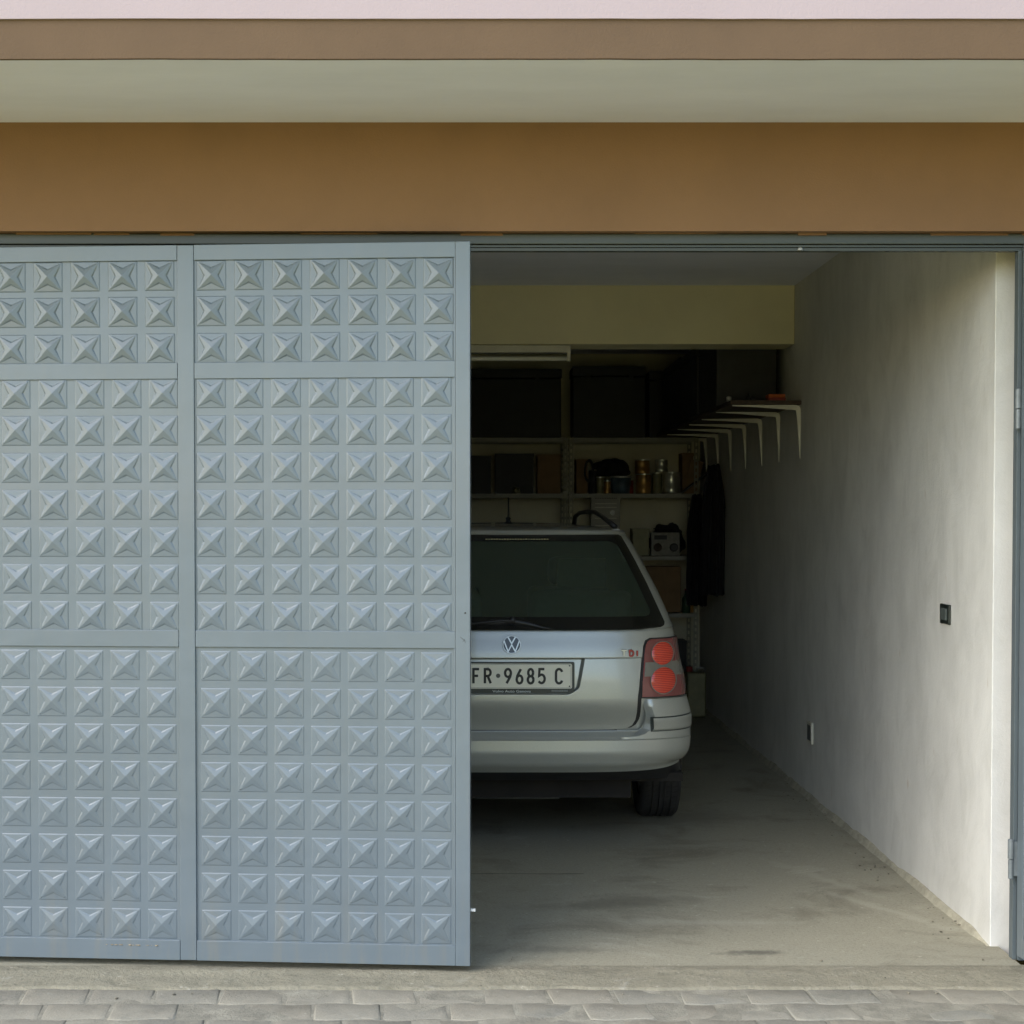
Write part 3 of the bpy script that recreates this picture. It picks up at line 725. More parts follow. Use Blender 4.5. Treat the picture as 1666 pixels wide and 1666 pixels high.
def tin(px, wpx, hpx, label, mat, shelf_i=1, z0=0.0, lid='silver_tin', dy=0.0, name='paint_tin'):
    t = place(name, label, 'tin', px, shelf_i, dy); t.location.z += z0
    r = pxw(wpx)/2; h = pxw(hpx)
    bm = bmesh.new(); lathe(bm, [(r*0.97, 0), (r, 0.004), (r, h*0.3), (r*0.985, h*0.31), (r*0.985, h*0.93), (r, h*0.94), (r, h-0.004)], 26); obj('body', bm, M[mat], t, smooth=True)
    bm = bmesh.new(); lathe(bm, [(r*1.02, h-0.0038), (r*1.02, h+0.004), (r*0.9, h+0.0045), (r*0.88, h+0.001)], 26); obj('lid', bm, M[lid], t)
    bm = bmesh.new(); tube(bm, [(r*math.cos(a)*1.03, -0.01-r*0.35*math.sin(a), h*0.75-r*0.9*math.sin(a)) for a in [math.pi*k/10 for k in range(11)]], 0.0015, 5); obj('handle', bm, M['galv'], t)
    return h+0.006
h_ = tin(1047, 25, 31, 'rusty orange paint tin, lower of the stacked pair on the second shelf', 'copper')
tin(1045, 24, 22, 'brownish paint tin stacked on top of the rusty one on the second shelf', 'copper', z0=h_, dy=0.004)
h_ = tin(1092, 30, 34, 'largest silvery tin, at the right end of the second shelf', 'silver_tin')
tin(1076, 20, 19, 'small pale tin perched beside and above the largest silvery tin', 'silver_tin', z0=h_-0.0, dy=0.03)
bm = bmesh.new()
tin(1069, 18, 33.6, 'narrow olive tin between the stacked pair and the silvery tin', 'olive', dy=0.05)
tin(976, 18, 26, 'yellowish tin at the left of the second shelf beside the dark sack', 'olive', name='paint_tin')
# tub
t = place('plastic_tub', 'blue-grey plastic tub with pale rim on the second shelf under the folded sack', 'tub', 1010, 1)
r = pxw(34)/2; h = pxw(27)
bm = bmesh.new(); lathe(bm, [(r*0.85, 0), (r, h*0.95)], 28); obj('body', bm, M['blue_pl'], t, smooth=True)
bm = bmesh.new(); lathe(bm, [(r*1.05, h*0.94), (r*1.05, h*1.05), (r*0.95, h*1.06)], 28); obj('rim', bm, M['galv'], t)
# sack slumped on it
def lump(name, label, cat, loc, sx, sy, sz_, mat, seed=0, amp=0.25):
    bm = bmesh.new(); bmesh.ops.create_icosphere(bm, subdivisions=4, radius=1.0)
    for v in bm.verts:
        n = noise.noise(v.co*1.6+Vector((seed, 0, 0)))*amp+noise.noise(v.co*4+Vector((seed, 3, 0)))*amp*0.35
        v.co *= 1+n
        v.co.x *= sx; v.co.y *= sy; v.co.z = (max(v.co.z, -0.75)+0.75)*sz_
    o = obj(name, bm, M[mat], None, smooth=True); o.location = loc
    return tag(o, label, cat)
lump('sack', 'dark crumpled sack slumped over the blue-grey tub on the second shelf', 'sack', (at(995, 760, YI)[0], YI+0.1, ZS[1]+pxw(29.5)), pxw(32), 0.12, pxw(16), 'blackmatt', 3)
# cardboard and panels
def boxthing(name, label, cat, px0, px1, v0, v1, shelf_i, mat, depth=0.25, dy=0.0, rz=0.0, group=None, flap=True):
    Yq = YI+dy
    x0, x1 = at(px0, 800, Yq)[0], at(px1, 800, Yq)[0]; h = (v1-v0)/F*Yq
    t = thing(name, label, cat, ((x0+x1)/2, Yq, ZS[shelf_i]+0.0015), rz, group); w = (x1-x0)/2
    bm = bmesh.new(); box(bm, -w, w, 0, depth, 0, h); obj('carcass', bm, M[mat], t, bevel=0.003)
    if flap:
        bm = bmesh.new(); box(bm, -w-0.002, w+0.002, -0.002, depth+0.002, h+0.0005, h+0.006); box(bm, -w-0.004, w+0.004, -0.004, -0.002, h-0.02, h+0.006)
        obj('lid', bm, M[mat], t)
    return t, w, h
boxthing('cardboard_box', 'brown cardboard box with closed lid at the far right of the second shelf', 'box', 1110, 1128, 735, 800, 1, 'cardboard', dy=0.08)
boxthing('cardboard_box', 'narrow reddish-brown box just right of the double posts on the second shelf', 'box', 938, 956, 745, 800, 1, 'cardboard', dy=0.06)
boxthing('cardboard_box', 'dark brown box just left of the double posts on the second shelf', 'box', 874, 912, 737, 800, 1, 'cardboard', dy=0.09)
boxthing('storage_case', 'black case in the middle of the left bay second shelf', 'case', 806, 868, 736, 800, 1, 'darkbox', dy=0.05)
boxthing('storage_case', 'black case on the left bay second shelf next to the door edge', 'case', 752, 799, 740, 800, 1, 'darkbox', dy=0.02)
lump('rag', 'small pale crumpled rag in front of the black case on the left bay', 'rag', (at(840, 790, YI)[0], YI-0.05, ZS[1]+0.001), 0.03, 0.03, 0.03, 'olive', 9, 0.5)
# dark bulk on the top shelf
def bigcase(px0, px1, v0, label):
    Yq = YSH+0.03; x0, x1 = at(px0, 700, Yq)[0], at(px1, 700, Yq)[0]; h = at(900, v0, Yq)[1]-ZS[0]-0.002
    t = thing('storage_chest', label, 'chest', ((x0+x1)/2, Yq, ZS[0]+0.0015), 0); w = (x1-x0)/2
    bm = bmesh.new(); box(bm, -w, w, 0, 0.36, 0, h*0.86); obj('body', bm, M['darkbox'], t, bevel=0.01)
    bm = bmesh.new(); box(bm, -w-0.006, w+0.006, -0.006, 0.366, h*0.865, h); obj('lid', bm, M['darkbox'], t, bevel=0.008)
    for s in (-0.6, 0.6):
        bm = bmesh.new(); box(bm, s*w-0.02, s*w+0.02, -0.014, -0.0065, h*0.80, h*0.9); obj('clasp', bm, M['darkbox'], t, bevel=0.003)
bigcase(720, 913, 600, 'wide black chest on the top of the left shelving bay')
bigcase(932, 1050, 596, 'tall black chest on top of the right shelving bay, its left one')
bigcase(1056, 1128, 604, 'narrow black chest on top of the right shelving bay, its right one')
# slatted heater on third shelf
t, w, h = boxthing('electric_heater', 'upright grey heater with bright horizontal slats below the second shelf', 'heater', 962, 1009, 806, 905, 2, 'shelfboard', depth=0.12, dy=-0.06, flap=False)
bm = bmesh.new()
for k in range(13): box(bm, -w*0.75+k*w*0.12, -w*0.75+k*w*0.12+0.006, -0.003, -0.0005, h*0.94, h*0.955)
obj('vent', bm, M['gap'], t)
for f_ in (0.86, 0.80, 0.62, 0.50, 0.42):
    bm = bmesh.new(); box(bm, -w*0.75, w*0.75, -0.010, -0.001, h*f_-0.004, h*f_+0.003); obj('slat', bm, M['creamsteel'], t, bevel=0.001)
bm = bmesh.new(); lathe(bm, [(0.022, -0.001), (0.02, -0.012)], 20, 'Y', (w*0.45, 0, h*0.71)); obj('dial', bm, M['galv'], t)
# radio
t, w, h = boxthing('radio', 'pale portable radio with two round dark speakers on the third shelf', 'radio', 1060, 1106, 867, 905, 2, 'radiogrey', depth=0.1, dy=-0.03, flap=False)
for s in (-0.55, 0.6):
    bm = bmesh.new(); lathe(bm, [(w*0.3, -0.001), (w*0.27, -0.006), (w*0.2, -0.003)], 24, 'Y', (s*w, 0, h*0.36)); obj('speaker', bm, M['darkwood'] if s < 0 else M['black'], t)
bm = bmesh.new(); box(bm, -w*0.8, w*0.1, -0.004, -0.001, h*0.70, h*0.88); obj('tuning_scale', bm, M['darkbox'], t)
bm = bmesh.new(); tube(bm, [(-w*0.85, 0.05, h), (-w*0.8, 0.05, h+0.03), (w*0.8, 0.05, h+0.03), (w*0.85, 0.05, h)], 0.004, 6); obj('handle', bm, M['black'], t)
lump('crumpled_bag', 'dark crumpled bag heaped behind the pale radio', 'bag', (at(1085, 860, YI)[0]+0.02, YI+0.16, ZS[2]+0.001), pxw(27), 0.08, pxw(30), 'blackmatt', 5, 0.35)
boxthing('tool_box', 'olive tin tool box left of the pale radio on the third shelf', 'box', 1030, 1056, 862, 905, 2, 'olive', dy=0.0)
ZS.append(0.124)
tin(1022, 17, 22, 'small dark red tin right of the blue-grey tub on the second shelf', 'redtint', dy=0.02)
tin(964, 13, 38, 'tall thin black spray tin at the left end of the right bay second shelf', 'darkbox', dy=-0.03)
tin(930+58, 12, 20, 'narrow rusty tin in front of the blue-grey tub', 'copper', dy=-0.06)
# board leaning at the right end of the second shelf
t = place('wooden_board', 'thin brown board leaning at the right end of the second shelf', 'board', 1122, 1, -0.05); t.rotation_euler = (R(-8), R(14), 0)
bm = bmesh.new(); box(bm, -0.05, 0.05, 0, 0.012, 0, 0.27); obj('plank', bm, M['cardboard'], t, bevel=0.001)
t = place('broom_handle', 'dark stick leaning across the right end of the second shelf', 'stick', 1108, 1, -0.09); t.rotation_euler = (0, R(52), 0)
bm = bmesh.new(); lathe(bm, [(0.010, 0), (0.010, 0.27), (0.006, 0.275)], 10); obj('stick', bm, M['black'], t)
# coil of cable hung on the right bay's front post
px_, YC_ = 958, YSH-0.03
xc_, zc_ = at(px_, 760, YC_)
bm = bmesh.new(); pts_ = []
for k in range(150):
    a = 2*math.pi*k/25; rr = 0.06+0.006*math.sin(k*0.7); pts_.append((xc_+0.55*rr*math.sin(a), YC_-0.012*(k/25)*0.6, zc_-rr*1.35*math.cos(a)-0.03))
tube(bm, pts_, 0.005, 6); tag(obj('cable_coil', bm, M['black'], None, smooth=True), 'loop of black cable hanging in front of the shelves right of the double posts', 'cable')
boxthing('storage_case', 'long black case on the lowest shelf of the right bay, behind the canister', 'case', 1010, 1118, 1010, 1098, 4, 'darkbox', dy=0.04)
boxthing('cardboard_box', 'big brown cardboard box on the fourth shelf under the radio', 'box', 1040, 1108, 925, 998, 3, 'cardboard', dy=0.05)
# dark cloth hanging from the far brackets
def drape(x0, x1, y, z1, z0, mat, name, label, cat, seed=0):
    bm = bmesh.new(); nx, nz = 50, 60; vs = []
    for side in (0, 1):
        g = []
        for j in range(nz+1):
            t = j/nz; z = z1+(z0-z1)*t; rr = []
            for i in range(nx+1):
                s = i/nx
                sp = 0.45+0.55*min(1, t*3)
                x = (x0+x1)/2+(s-0.5)*(x1-x0)*sp*(1+0.15*noise.noise(Vector((seed, t*3, 0))))
                d = 0.05*math.sin(s*19+seed+t*1.5)*min(1, t*4+0.1)+0.04*noise.noise(Vector((s*5, t*2.5, seed)))
                bul = 0.05*math.sin(math.pi*s)
                rr.append(bm.verts.new((x, y+(d-bul if side == 0 else d*0.3+0.06+bul), z+0.02*noise.noise(Vector((s*6, seed, t))))))
            g.append(rr)
        for j in range(nz):
            for i in range(nx): bm.faces.new((g[j][i], g[j][i+1], g[j+1][i+1], g[j+1][i]))
        vs.append(g)
    for j in range(nz):
        for i in (0, nx): bm.faces.new((vs[0][j][i], vs[0][j+1][i], vs[1][j+1][i], vs[1][j][i]))
    for i in range(nx):
        for j in (0, nz): bm.faces.new((vs[0][j][i], vs[1][j][i], vs[1][j][i+1], vs[0][j][i+1]))
    o = obj(name, bm, M[mat], None, smooth=True)
    return tag(o, label, cat)
YD = YSH-0.28
drape(at(1119, 800, YD)[0], at(1150, 800, YD)[0], YD, at(1130, 805, YD)[1], at(1130, 985, YD)[1], 'blackmatt', 'hanging_jacket', 'black jacket hanging below the plank shelf, nearer the shelving', 'jacket', 2)
YD2 = YSH-0.9
drape(at(1143, 800, YD2)[0], at(1181, 800, YD2)[0], YD2, at(1160, 757, YD2)[1], at(1160, 968, YD2)[1], 'blackmatt', 'hanging_coat', 'long black coat hanging from the plank shelf against the side wall', 'coat', 6)
# small things on the floor and lower shelf at the far right
YQ = YSH-0.25
t = thing('jerry_can', 'olive canister with a red cap standing in the far right corner beyond the car', 'canister', (at(1131, 1120, YQ)[0], YQ, 0.003))
hq = at(1134, 1085, YQ)[1]
bm = bmesh.new(); box(bm, -0.075, 0.075, -0.09, 0.09, 0, hq*0.9); obj('body', bm, M['olive'], t, bevel=0.02, seg=3)
bm = bmesh.new(); lathe(bm, [(0.025, hq*0.9), (0.025, hq)], 16, 'Z', (-0.045, 0, 0)); obj('cap', bm, M['redtint'], t)
bm = bmesh.new(); tube(bm, [(0.0, 0, hq*0.9), (0.01, 0, hq*0.97), (0.06, 0, hq*0.97), (0.07, 0, hq*0.9)], 0.008, 8); obj('handle', bm, M['galv'], t)
def bottle(px, vtop, label, mat, shelf_i=3, dy=0.0):
    t = place('bottle', label, 'bottle', px, shelf_i, dy-0.05); 
    x, zt = at(px, vtop, t.location.y); h = zt-t.location.z
    bm = bmesh.new(); lathe(bm, [(h*0.16, 0), (h*0.17, h*0.02), (h*0.17, h*0.6), (h*0.06, h*0.78), (h*0.055, h*0.93)], 18); obj('body', bm, M[mat], t, smooth=True)
    bm = bmesh.new(); lathe(bm, [(h*0.066, h*0.931), (h*0.066, h)], 14); obj('cap', bm, M['redtint'], t)
bottle(1117, 958, 'green bottle at the right end of the fourth shelf', 'green')
bottle(1126, 966, 'copper-coloured spray bottle beside the green bottle', 'copper', dy=0.04)

# ------------------------------------------------------------------ the estate car
Y0 = 7.65; XC = at(833, 1050, Y0+0.05)[0]
nS, LC = 4.0, 0.42
wt = [(0.18, .80), (0.30, .82)]
for v, px, dy in ((1233, 1110, .30), (1212, 1119, .32), (1170, 1122.6, .33), (1128, 1123.2, .33), (1105, 1120.5, .34), (1079, 1113.5, .35), (1034, 1106.3, .38), (1021, 1103, .38), (989, 1090, .42), (956, 1074.5, .48), (927, 1058.5, .55), (891, 1038.5, .62), (867, 1019, .7)):
    x, z = at(px, v, Y0+dy-0.12); wt.append((z, x-XC-(0.024 if v >= 1170 else 0.015)))
ztop = wt[-1][0]
wt += [(ztop+0.018, wt[-1][1]-0.05), (ztop+0.034, wt[-1][1]-0.14), (ztop+0.046, 0.28), (ztop+0.051, 0.05)]
def zc(v, dy): return at(833, v, Y0+dy)[1]
zGB, zGT = zc(1026, .07), zc(868.5, .36)
yt = [(0.20, .16), (0.36, .09), (zc(1240, .06), .068), (zc(1190, .055), .064), (zc(1136, .035), .028), (zc(1110, .03), .030), (zc(1071, .04), .040), (zGB-0.01, .062), (zGB+0.02, .078), (zGB+0.2, .19), (zGT-0.03, .325), (zGT+0.005, .35), (zGT+0.02, .40), (zGT+0.035, .60), (zGT+0.043, 1.1), (ztop+0.06, 1.6)]
def W(z): return sm_interp(wt, z)
def YRr(z): return sm_interp(yt, z)
def S(a, z):
    s = 1 if a >= 0 else -1; A = abs(a); w = W(z)
    if A <= 1:
        x = w*math.sin(A*math.pi/2)**(2/nS); y = YRr(z)+LC*(1-max(0, math.cos(A*math.pi/2))**(2/nS))
    else:
        x = w+0.018*min(1, (A-1)/0.5)**2*(3-2*min(1, (A-1)/0.5)); y = YRr(z)+LC+(A-1)
    return Vector((s*x, y, z))
def Aof(x, z):
    w = W(z); f = min(1, abs(x)/w)
    return math.copysign(math.asin(min(1, f**(nS/2)))*2/math.pi, x)
def Nn(a, z):
    e = 0.004
    a1, a0 = a+e, a-e
    if abs(a) < 0.12:   # superellipse is flat here
        return Vector((0, -1, (YRr(z+e)-YRr(z-e))/(2*e))).normalized()
    du = S(a1, z)-S(a0, z); dv = S(a, z+e)-S(a, z-e)
    n = du.cross(dv); 
    if n.length < 1e-9: return Vector((0, -1, 0))
    n.normalize()
    return n if n.dot(Vector((math.copysign(1, a)*abs(a), -1, 0.2))) > 0 else -n
def hit(px, py):
    Y = Y0+0.1
    for _ in range(25):
        X, Z = at(px, py, Y); a = Aof(X-XC, Z); Y = 0.5*Y+0.5*(Y0+S(a, Z).y)
    return X-XC, Z
CAR = thing('estate_car', 'silver estate car parked nose-in, its tail facing the open doorway', 'car', (XC, Y0, 0))
def patch(name, zs, lim, off, mat, parent=CAR, ncol=40, skirt=0.012, sym=False, mirror=False, aspace=None, smooth=True, afun=None):
    """surface patch following the bodywork; lim(z)->(a0,a1) in corner-angle units"""
    bm = bmesh.new(); g = []
    for z in zs:
        a0, a1 = lim(z); rr = []
        for i in range(ncol+1):
            s = i/ncol
            if aspace: s = aspace[i]
            a = a0+(a1-a0)*s
            if afun: a = afun(z)[i]
            o_ = off(a, z) if callable(off) else off
            rr.append((S(a, z)+Nn(a, z)*o_, Nn(a, z)))
        g.append(rr)
    V = [[bm.verts.new(p) for p, n in rr] for rr in g]
    nz = len(zs)
    for j in range(nz-1):
        for i in range(ncol):
            bm.faces.new((V[j][i], V[j][i+1], V[j+1][i+1], V[j+1][i]))
    if skirt:
        loop = [(j, 0) for j in range(nz-1, 0, -1)]+[(0, i) for i in range(0, ncol)]+[(j, ncol) for j in range(0, nz-1)]+[(nz-1, i) for i in range(ncol, 0, -1)]
        inner = [bm.verts.new(g[j][i][0]-g[j][i][1]*skirt) for j, i in loop]
        for k in range(len(loop)):
            j, i = loop[k]; j2, i2 = loop[(k+1) % len(loop)]
            try: bm.faces.new((V[j][i], V[j2][i2], inner[(k+1) % len(loop)], inner[k]))
            except ValueError: pass
    bm2 = bm.copy() if mirror else None
    o = obj(name, bm, mat, parent, smooth=smooth)
    if mirror:
        for v in bm2.verts: v.co.x *= -1
        o2 = obj(name, bm2, mat, parent, smooth=smooth)
        if skirt: o2.data.set_sharp_from_angle(angle=R(40))
    if skirt:
        # keep the folded edge crisp
        me = o.data
        try: me.set_sharp_from_angle(angle=R(40))
        except Exception: pass
    return o
def lin(a, b, n): return [a+(b-a)*i/n for i in range(n+1)]
def bound(pts):   # list of pixel points, top to bottom -> function z->a
    q = sorted([(hit(*p)[1], hit(*p)[0]) for p in pts])
    return (lambda z: Aof(interp(q, z), z)), q[0][0], q[-1][0]

# body shell: rings stacked in height
zs_body = lin(0.19, zGB-0.02, 34)+lin(zGB-0.005, zGT, 40)+[zGT+0.006, zGT+0.013, zGT+0.02, zGT+0.027, zGT+0.034]+lin(ztop+0.036, ztop+0.0505, 5)
zs_body = sorted(set(round(z, 5) for z in zs_body))
aro = [0.0, .2, .35, .5, .6, .68, .75, .8, .85, .88, .91, .94, .96, .98, 1.0]+lin(1.04, 2.0, 24)[0:]
CARL = 4.66
ft = [(0.19, 4.50), (0.35, 4.63), (0.60, 4.66), (0.68, 4.60), (0.78, 4.35), (0.90, 3.75), (0.98, 3.45), (1.10, 3.16), (1.25, 2.90), (1.40, 2.55), (1.46, 2.3), (1.52, 2.0)]
def ring_pts(z):
    pts = []
    for a in aro: pts.append(S(a, z))
    yr = YRr(z); ys = yr+LC+1.0; yf = sm_interp(ft, z); Lf = min(0.8, max(0.2, (yf-ys)*0.8)); w = W(z)+0.018
    if W(z) < 0.5: Lf = min(Lf, 0.3)
    y1 = max(yf-Lf, ys+0.02)
    for k in range(1, 26): pts.append(Vector((w, ys+(y1-ys)*k/25, z)))
    for k in range(1, 15):
        t = 1-k/14; tt = max(1e-6, t)
        pts.append(Vector((w*math.sin(t*math.pi/2)**(2/3.2), y1+(yf-y1)*max(0, math.cos(t*math.pi/2))**(2/3.2), z)))
    L_ = [Vector((-p.x, p.y, p.z)) for p in pts[-2:0:-1]]
    return pts+L_
WY = 8.66-Y0; WF = WY+2.70; WR = 0.315
glass_pts = [(1001, 869.5), (1009, 873), (1018, 888), (1033, 915), (1050, 948), (1064, 978), (1075, 1002), (1080, 1013), (1079, 1018), (1074, 1021), (1064, 1023.5), (1040, 1025)]
gq = sorted([(hit(*p)[1], hit(*p)[0]) for p in glass_pts])
gA = lambda z: Aof(interp(gq, z), z)
zb_skip = zc(1246, .06)
# tailgate lower panel
tg_pts = [(1066, 1026.5), (1071, 1029), (1060, 1038), (1052, 1042), (1048.5, 1052), (1046, 1075), (1043.5, 1110), (1041.5, 1136), (1040, 1158), (1037.5, 1170), (1032, 1179), (1022, 1184.5), (1000, 1186.5)]
tq = sorted([(hit(*p)[1], hit(*p)[0]) for p in tg_pts])
zb_t, zt_t = tq[0][0], tq[-1][0]
bm = bmesh.new(); rings = []
for z in zs_body: rings.append([bm.verts.new(p) for p in ring_pts(z)])
n = len(rings[0])
for j in range(len(rings)-1):
    for i in range(n):
        q = (rings[j][i], rings[j][(i+1) % n], rings[j+1][(i+1) % n], rings[j+1][i])
        c = sum((v.co for v in q), Vector())/4
        if zGB+0.02 < c.z < zGT-0.035 and c.y < YRr(c.z)+LC*0.95 and abs(c.x) < interp(gq, c.z)-0.035: continue
        skip = c.y < WY-0.3 and c.z < zb_skip
        if zb_t+0.05 < c.z < zt_t-0.06 and c.y < 0.4 and abs(c.x) < interp(tq, c.z)-0.06: skip = True
        for wy in (WY, WF):
            if abs(c.x) > 0.5 and math.hypot(c.y-wy, c.z-WR) < 0.365: skip = True
        if skip: continue
        bm.faces.new(q)
top = bm.verts.new((0, 1.9, ztop+0.052))
for i in range(n):
    bm.faces.new((rings[-1][i], rings[-1][(i+1) % n], top))
body = obj('body', bm, M['paint'], CAR, smooth=True)
# black seal beneath the panel gaps
seam = [(1012, 865), (1023, 872), (1033, 893), (1052, 926), (1068, 957), (1084, 990), (1093, 1012), (1092, 1026), (1070, 1030)]
rec_top = hit(900, 1071.5)[1]; rec_bot = hit(900, 1131)[1]; xr_t = hit(952, 1072)[0]; xr_b = hit(941, 1128)[0]
def smoothstep(a, b, x):
    t = max(0, min(1, (x-a)/(b-a))); return t*t*(3-2*t)
z_seam = rec_top
zcr = hit(990, 1136.5)[1]
def tg_off(a, z):
    x = S(a, z).x
    o = 0.006
    # concave plate recess
    t = (z-rec_bot)/(rec_top-rec_bot)
    xr = xr_b+(xr_t-xr_b)*max(0, min(1, t))
    if t < 0.25: xr -= 0.05*(0.25-max(t, 0))**2/0.0625
    o -= 0.024*smoothstep(0, 0.016, xr-abs(x))*smoothstep(0.0, 0.016, z-rec_bot)*(1-smoothstep(rec_top-0.004, rec_top, z))
    # handle lip / feature line
    o += 0.005*smoothstep(rec_top-0.002, rec_top+0.001, z)*(1-smoothstep(rec_top+0.02, rec_top+0.10, z))
    o -= 0.004*(1-smoothstep(0.0, 0.0035, abs(z-rec_top-0.0)))
    # fold above the bumper
    return o
zsl = sorted(set([round(z, 5) for z in lin(zb_t, zt_t, 110)]+[round(rec_top+d, 5) for d in (-.004, -.003, -.002, -.001, 0, .001, .002, .003, .004)]+[round(zcr+d, 5) for d in (-.002, 0, .002)]))
_x = xr_t
asp = sorted(set(lin(0, 1, 150)))
def rec_x(z):
    t = (z-rec_bot)/(rec_top-rec_bot); xr = xr_b+(xr_t-xr_b)*max(0, min(1, t))
    if t < 0.25: xr -= 0.05*(0.25-max(t, 0))**2/0.0625
    return xr
def tg_cols(z):
    xe = interp(tq, z); xr = rec_x(z); h = lin(0, xr-0.022, 50)[:-1]+lin(xr-0.022, xr+0.004, 20)[:-1]+lin(xr+0.004, xe, 51)
    h = [Aof(x, z) for x in h]; return [-a for a in h[:0:-1]]+h
tg = patch('tailgate', zsl, lambda z: (-Aof(interp(tq, z), z), Aof(interp(tq, z), z)), tg_off, M['paint'], ncol=240, skirt=0.016, afun=tg_cols)
# seal
sq = [(z, x+0.006) for z, x in tq]; sq = [(sq[0][0]-0.007, sq[0][1]+0.01)]+sq[0:]
patch('tailgate_seal', lin(sq[0][0], sq[-1][0]-0.03, 60), lambda z: (Aof(max(0.05, interp(tq, z)-0.03), z), Aof(interp(sq, z), z)), 0.001, M['black'], ncol=8, skirt=0.004, mirror=True)
patch('tailgate_seal', lin(sq[0][0]-0.001, zb_t+0.02, 4), lambda z: (-Aof(interp(sq, z)-0.02, z), Aof(interp(sq, z)-0.02, z)), 0.0012, M['black'], ncol=60, skirt=0.004)
# upper frame of the tailgate: two pillars and a header with the spoiler edge
hp = [(1013, 866), (1020, 871), (1030, 889), (1049, 922), (1066, 953), (1082, 987), (1092, 1012), (1093, 1022), (1088, 1027)]
hq_ = sorted([(hit(*p)[1], hit(*p)[0]) for p in hp])
for z0_, z1_, nm in ((hq_[0][0], zGT, 'tailgate_pillar'),):
    zz_ = lin(gq[0][0]+0.002, hq_[-1][0]-0.002, 50)
    patch(nm, zz_, lambda z: (Aof(interp(gq, z)-0.004, z), Aof(interp(hq_, z), z)), 0.005, M['paint'], ncol=10, skirt=0.01, mirror=True, parent=tg)
    patch('pillar_seal', zz_, lambda z: (Aof(interp(hq_, z)-0.01, z), Aof(interp(hq_, z)+0.006, z)), 0.002, M['black'], ncol=6, skirt=0.003, mirror=True, parent=tg)
zh0 = gq[-1][0]
patch('spoiler_lip', [zh0-0.004, zh0, zh0+0.004, zh0+0.008, zh0+0.012], lambda z: (-Aof(hq_[-1][1]-0.004, zh0), Aof(hq_[-1][1]-0.004, zh0)),
      lambda a, z: 0.014 if z < zh0+0.009 else 0.008, M['paint'], ncol=80, skirt=0.014, parent=tg)
# rear glass with black border
patch('rear_window', lin(gq[0][0]+0.02, gq[-1][0]-0.02, 40), lambda z: (-gA(z)*0.985, gA(z)*0.985), 0.0035, M['glass'], ncol=50, skirt=0)
inq = [(z, x-0.045) for z, x in gq]
zi0, zi1 = gq[0][0]+0.058, gq[-1][0]-0.034
def inner_x(z):
    x = interp(inq, z); r = 0.035
    if z < zi0+r: x -= r*(1-math.sqrt(max(0, 1-((zi0+r-z)/r)**2)))
    if z > zi1-r: x -= r*(1-math.sqrt(max(0, 1-((z-zi1+r)/r)**2)))
    return x
fb = bmesh.new()
def frit_band(zs, lim, ncol, mirror):
    g = [[fb.verts.new(S(a, z)+Nn(a, z)*0.006) for a in [lim(z)[0]+(lim(z)[1]-lim(z)[0])*i/ncol for i in range(ncol+1)]] for z in zs]
    for j in range(len(zs)-1):
        for i in range(ncol): fb.faces.new((g[j][i], g[j][i+1], g[j+1][i+1], g[j+1][i]))
    if mirror:
        g = [[fb.verts.new((-v.co.x, v.co.y, v.co.z)) for v in r] for r in g]
        for j in range(len(zs)-1):
            for i in range(ncol): fb.faces.new((g[j][i], g[j+1][i], g[j+1][i+1], g[j][i+1]))
frit_band(lin(gq[0][0], zi0, 8), lambda z: (-gA(z), gA(z)), 60, False)
frit_band(lin(zi1, gq[-1][0], 6), lambda z: (-gA(z), gA(z)), 60, False)
frit_band(lin(zi0, zi1, 60), lambda z: (Aof(inner_x(z), z), gA(z)), 8, True)
obj('window_border', fb, simple('black_ceramic_border', (0.006, 0.007, 0.006), 0.12, var=0.1), CAR, smooth=True)
# wiper
bm = bmesh.new(); wx, wz = hit(833, 1011)
p0 = S(Aof(wx, wz), wz)+Vector((0, -0.012, 0.006))
lathe(bm, [(0.016, 0.012), (0.018, -0.006), (0.012, -0.014)], 20, 'Y', p0)
wob = obj('rear_wiper', bm, M['black'], CAR, smooth=True)
bm = bmesh.new()
ws_ = []
for px, py in ((833, 1011), (818, 1009), (800, 1011), (770, 1014), (735, 1016), (700, 1017)):
    x, z = hit(px, py); ws_.append(S(Aof(x, z), z)+Vector((0, -0.02, 0)))
tube(bm, ws_, [.010, .009, .007, .005, .004, .003], 8)
obj('wiper_arm', bm, M['black'], wob, smooth=True)
# centre fairing
bm = bmesh.new(); ws_ = []
for px, py in ((765, 1016), (800, 1012), (833, 1009), (855, 1013), (885, 1020), (905, 1023)):
    x, z = hit(px, py); ws_.append(S(Aof(x, z), z)+Vector((0, -0.006, -0.004)))
tube(bm, ws_, [.010, .016, .020, .016, .008, .002], 10); obj('wiper_base', bm, M['black'], wob, smooth=True)

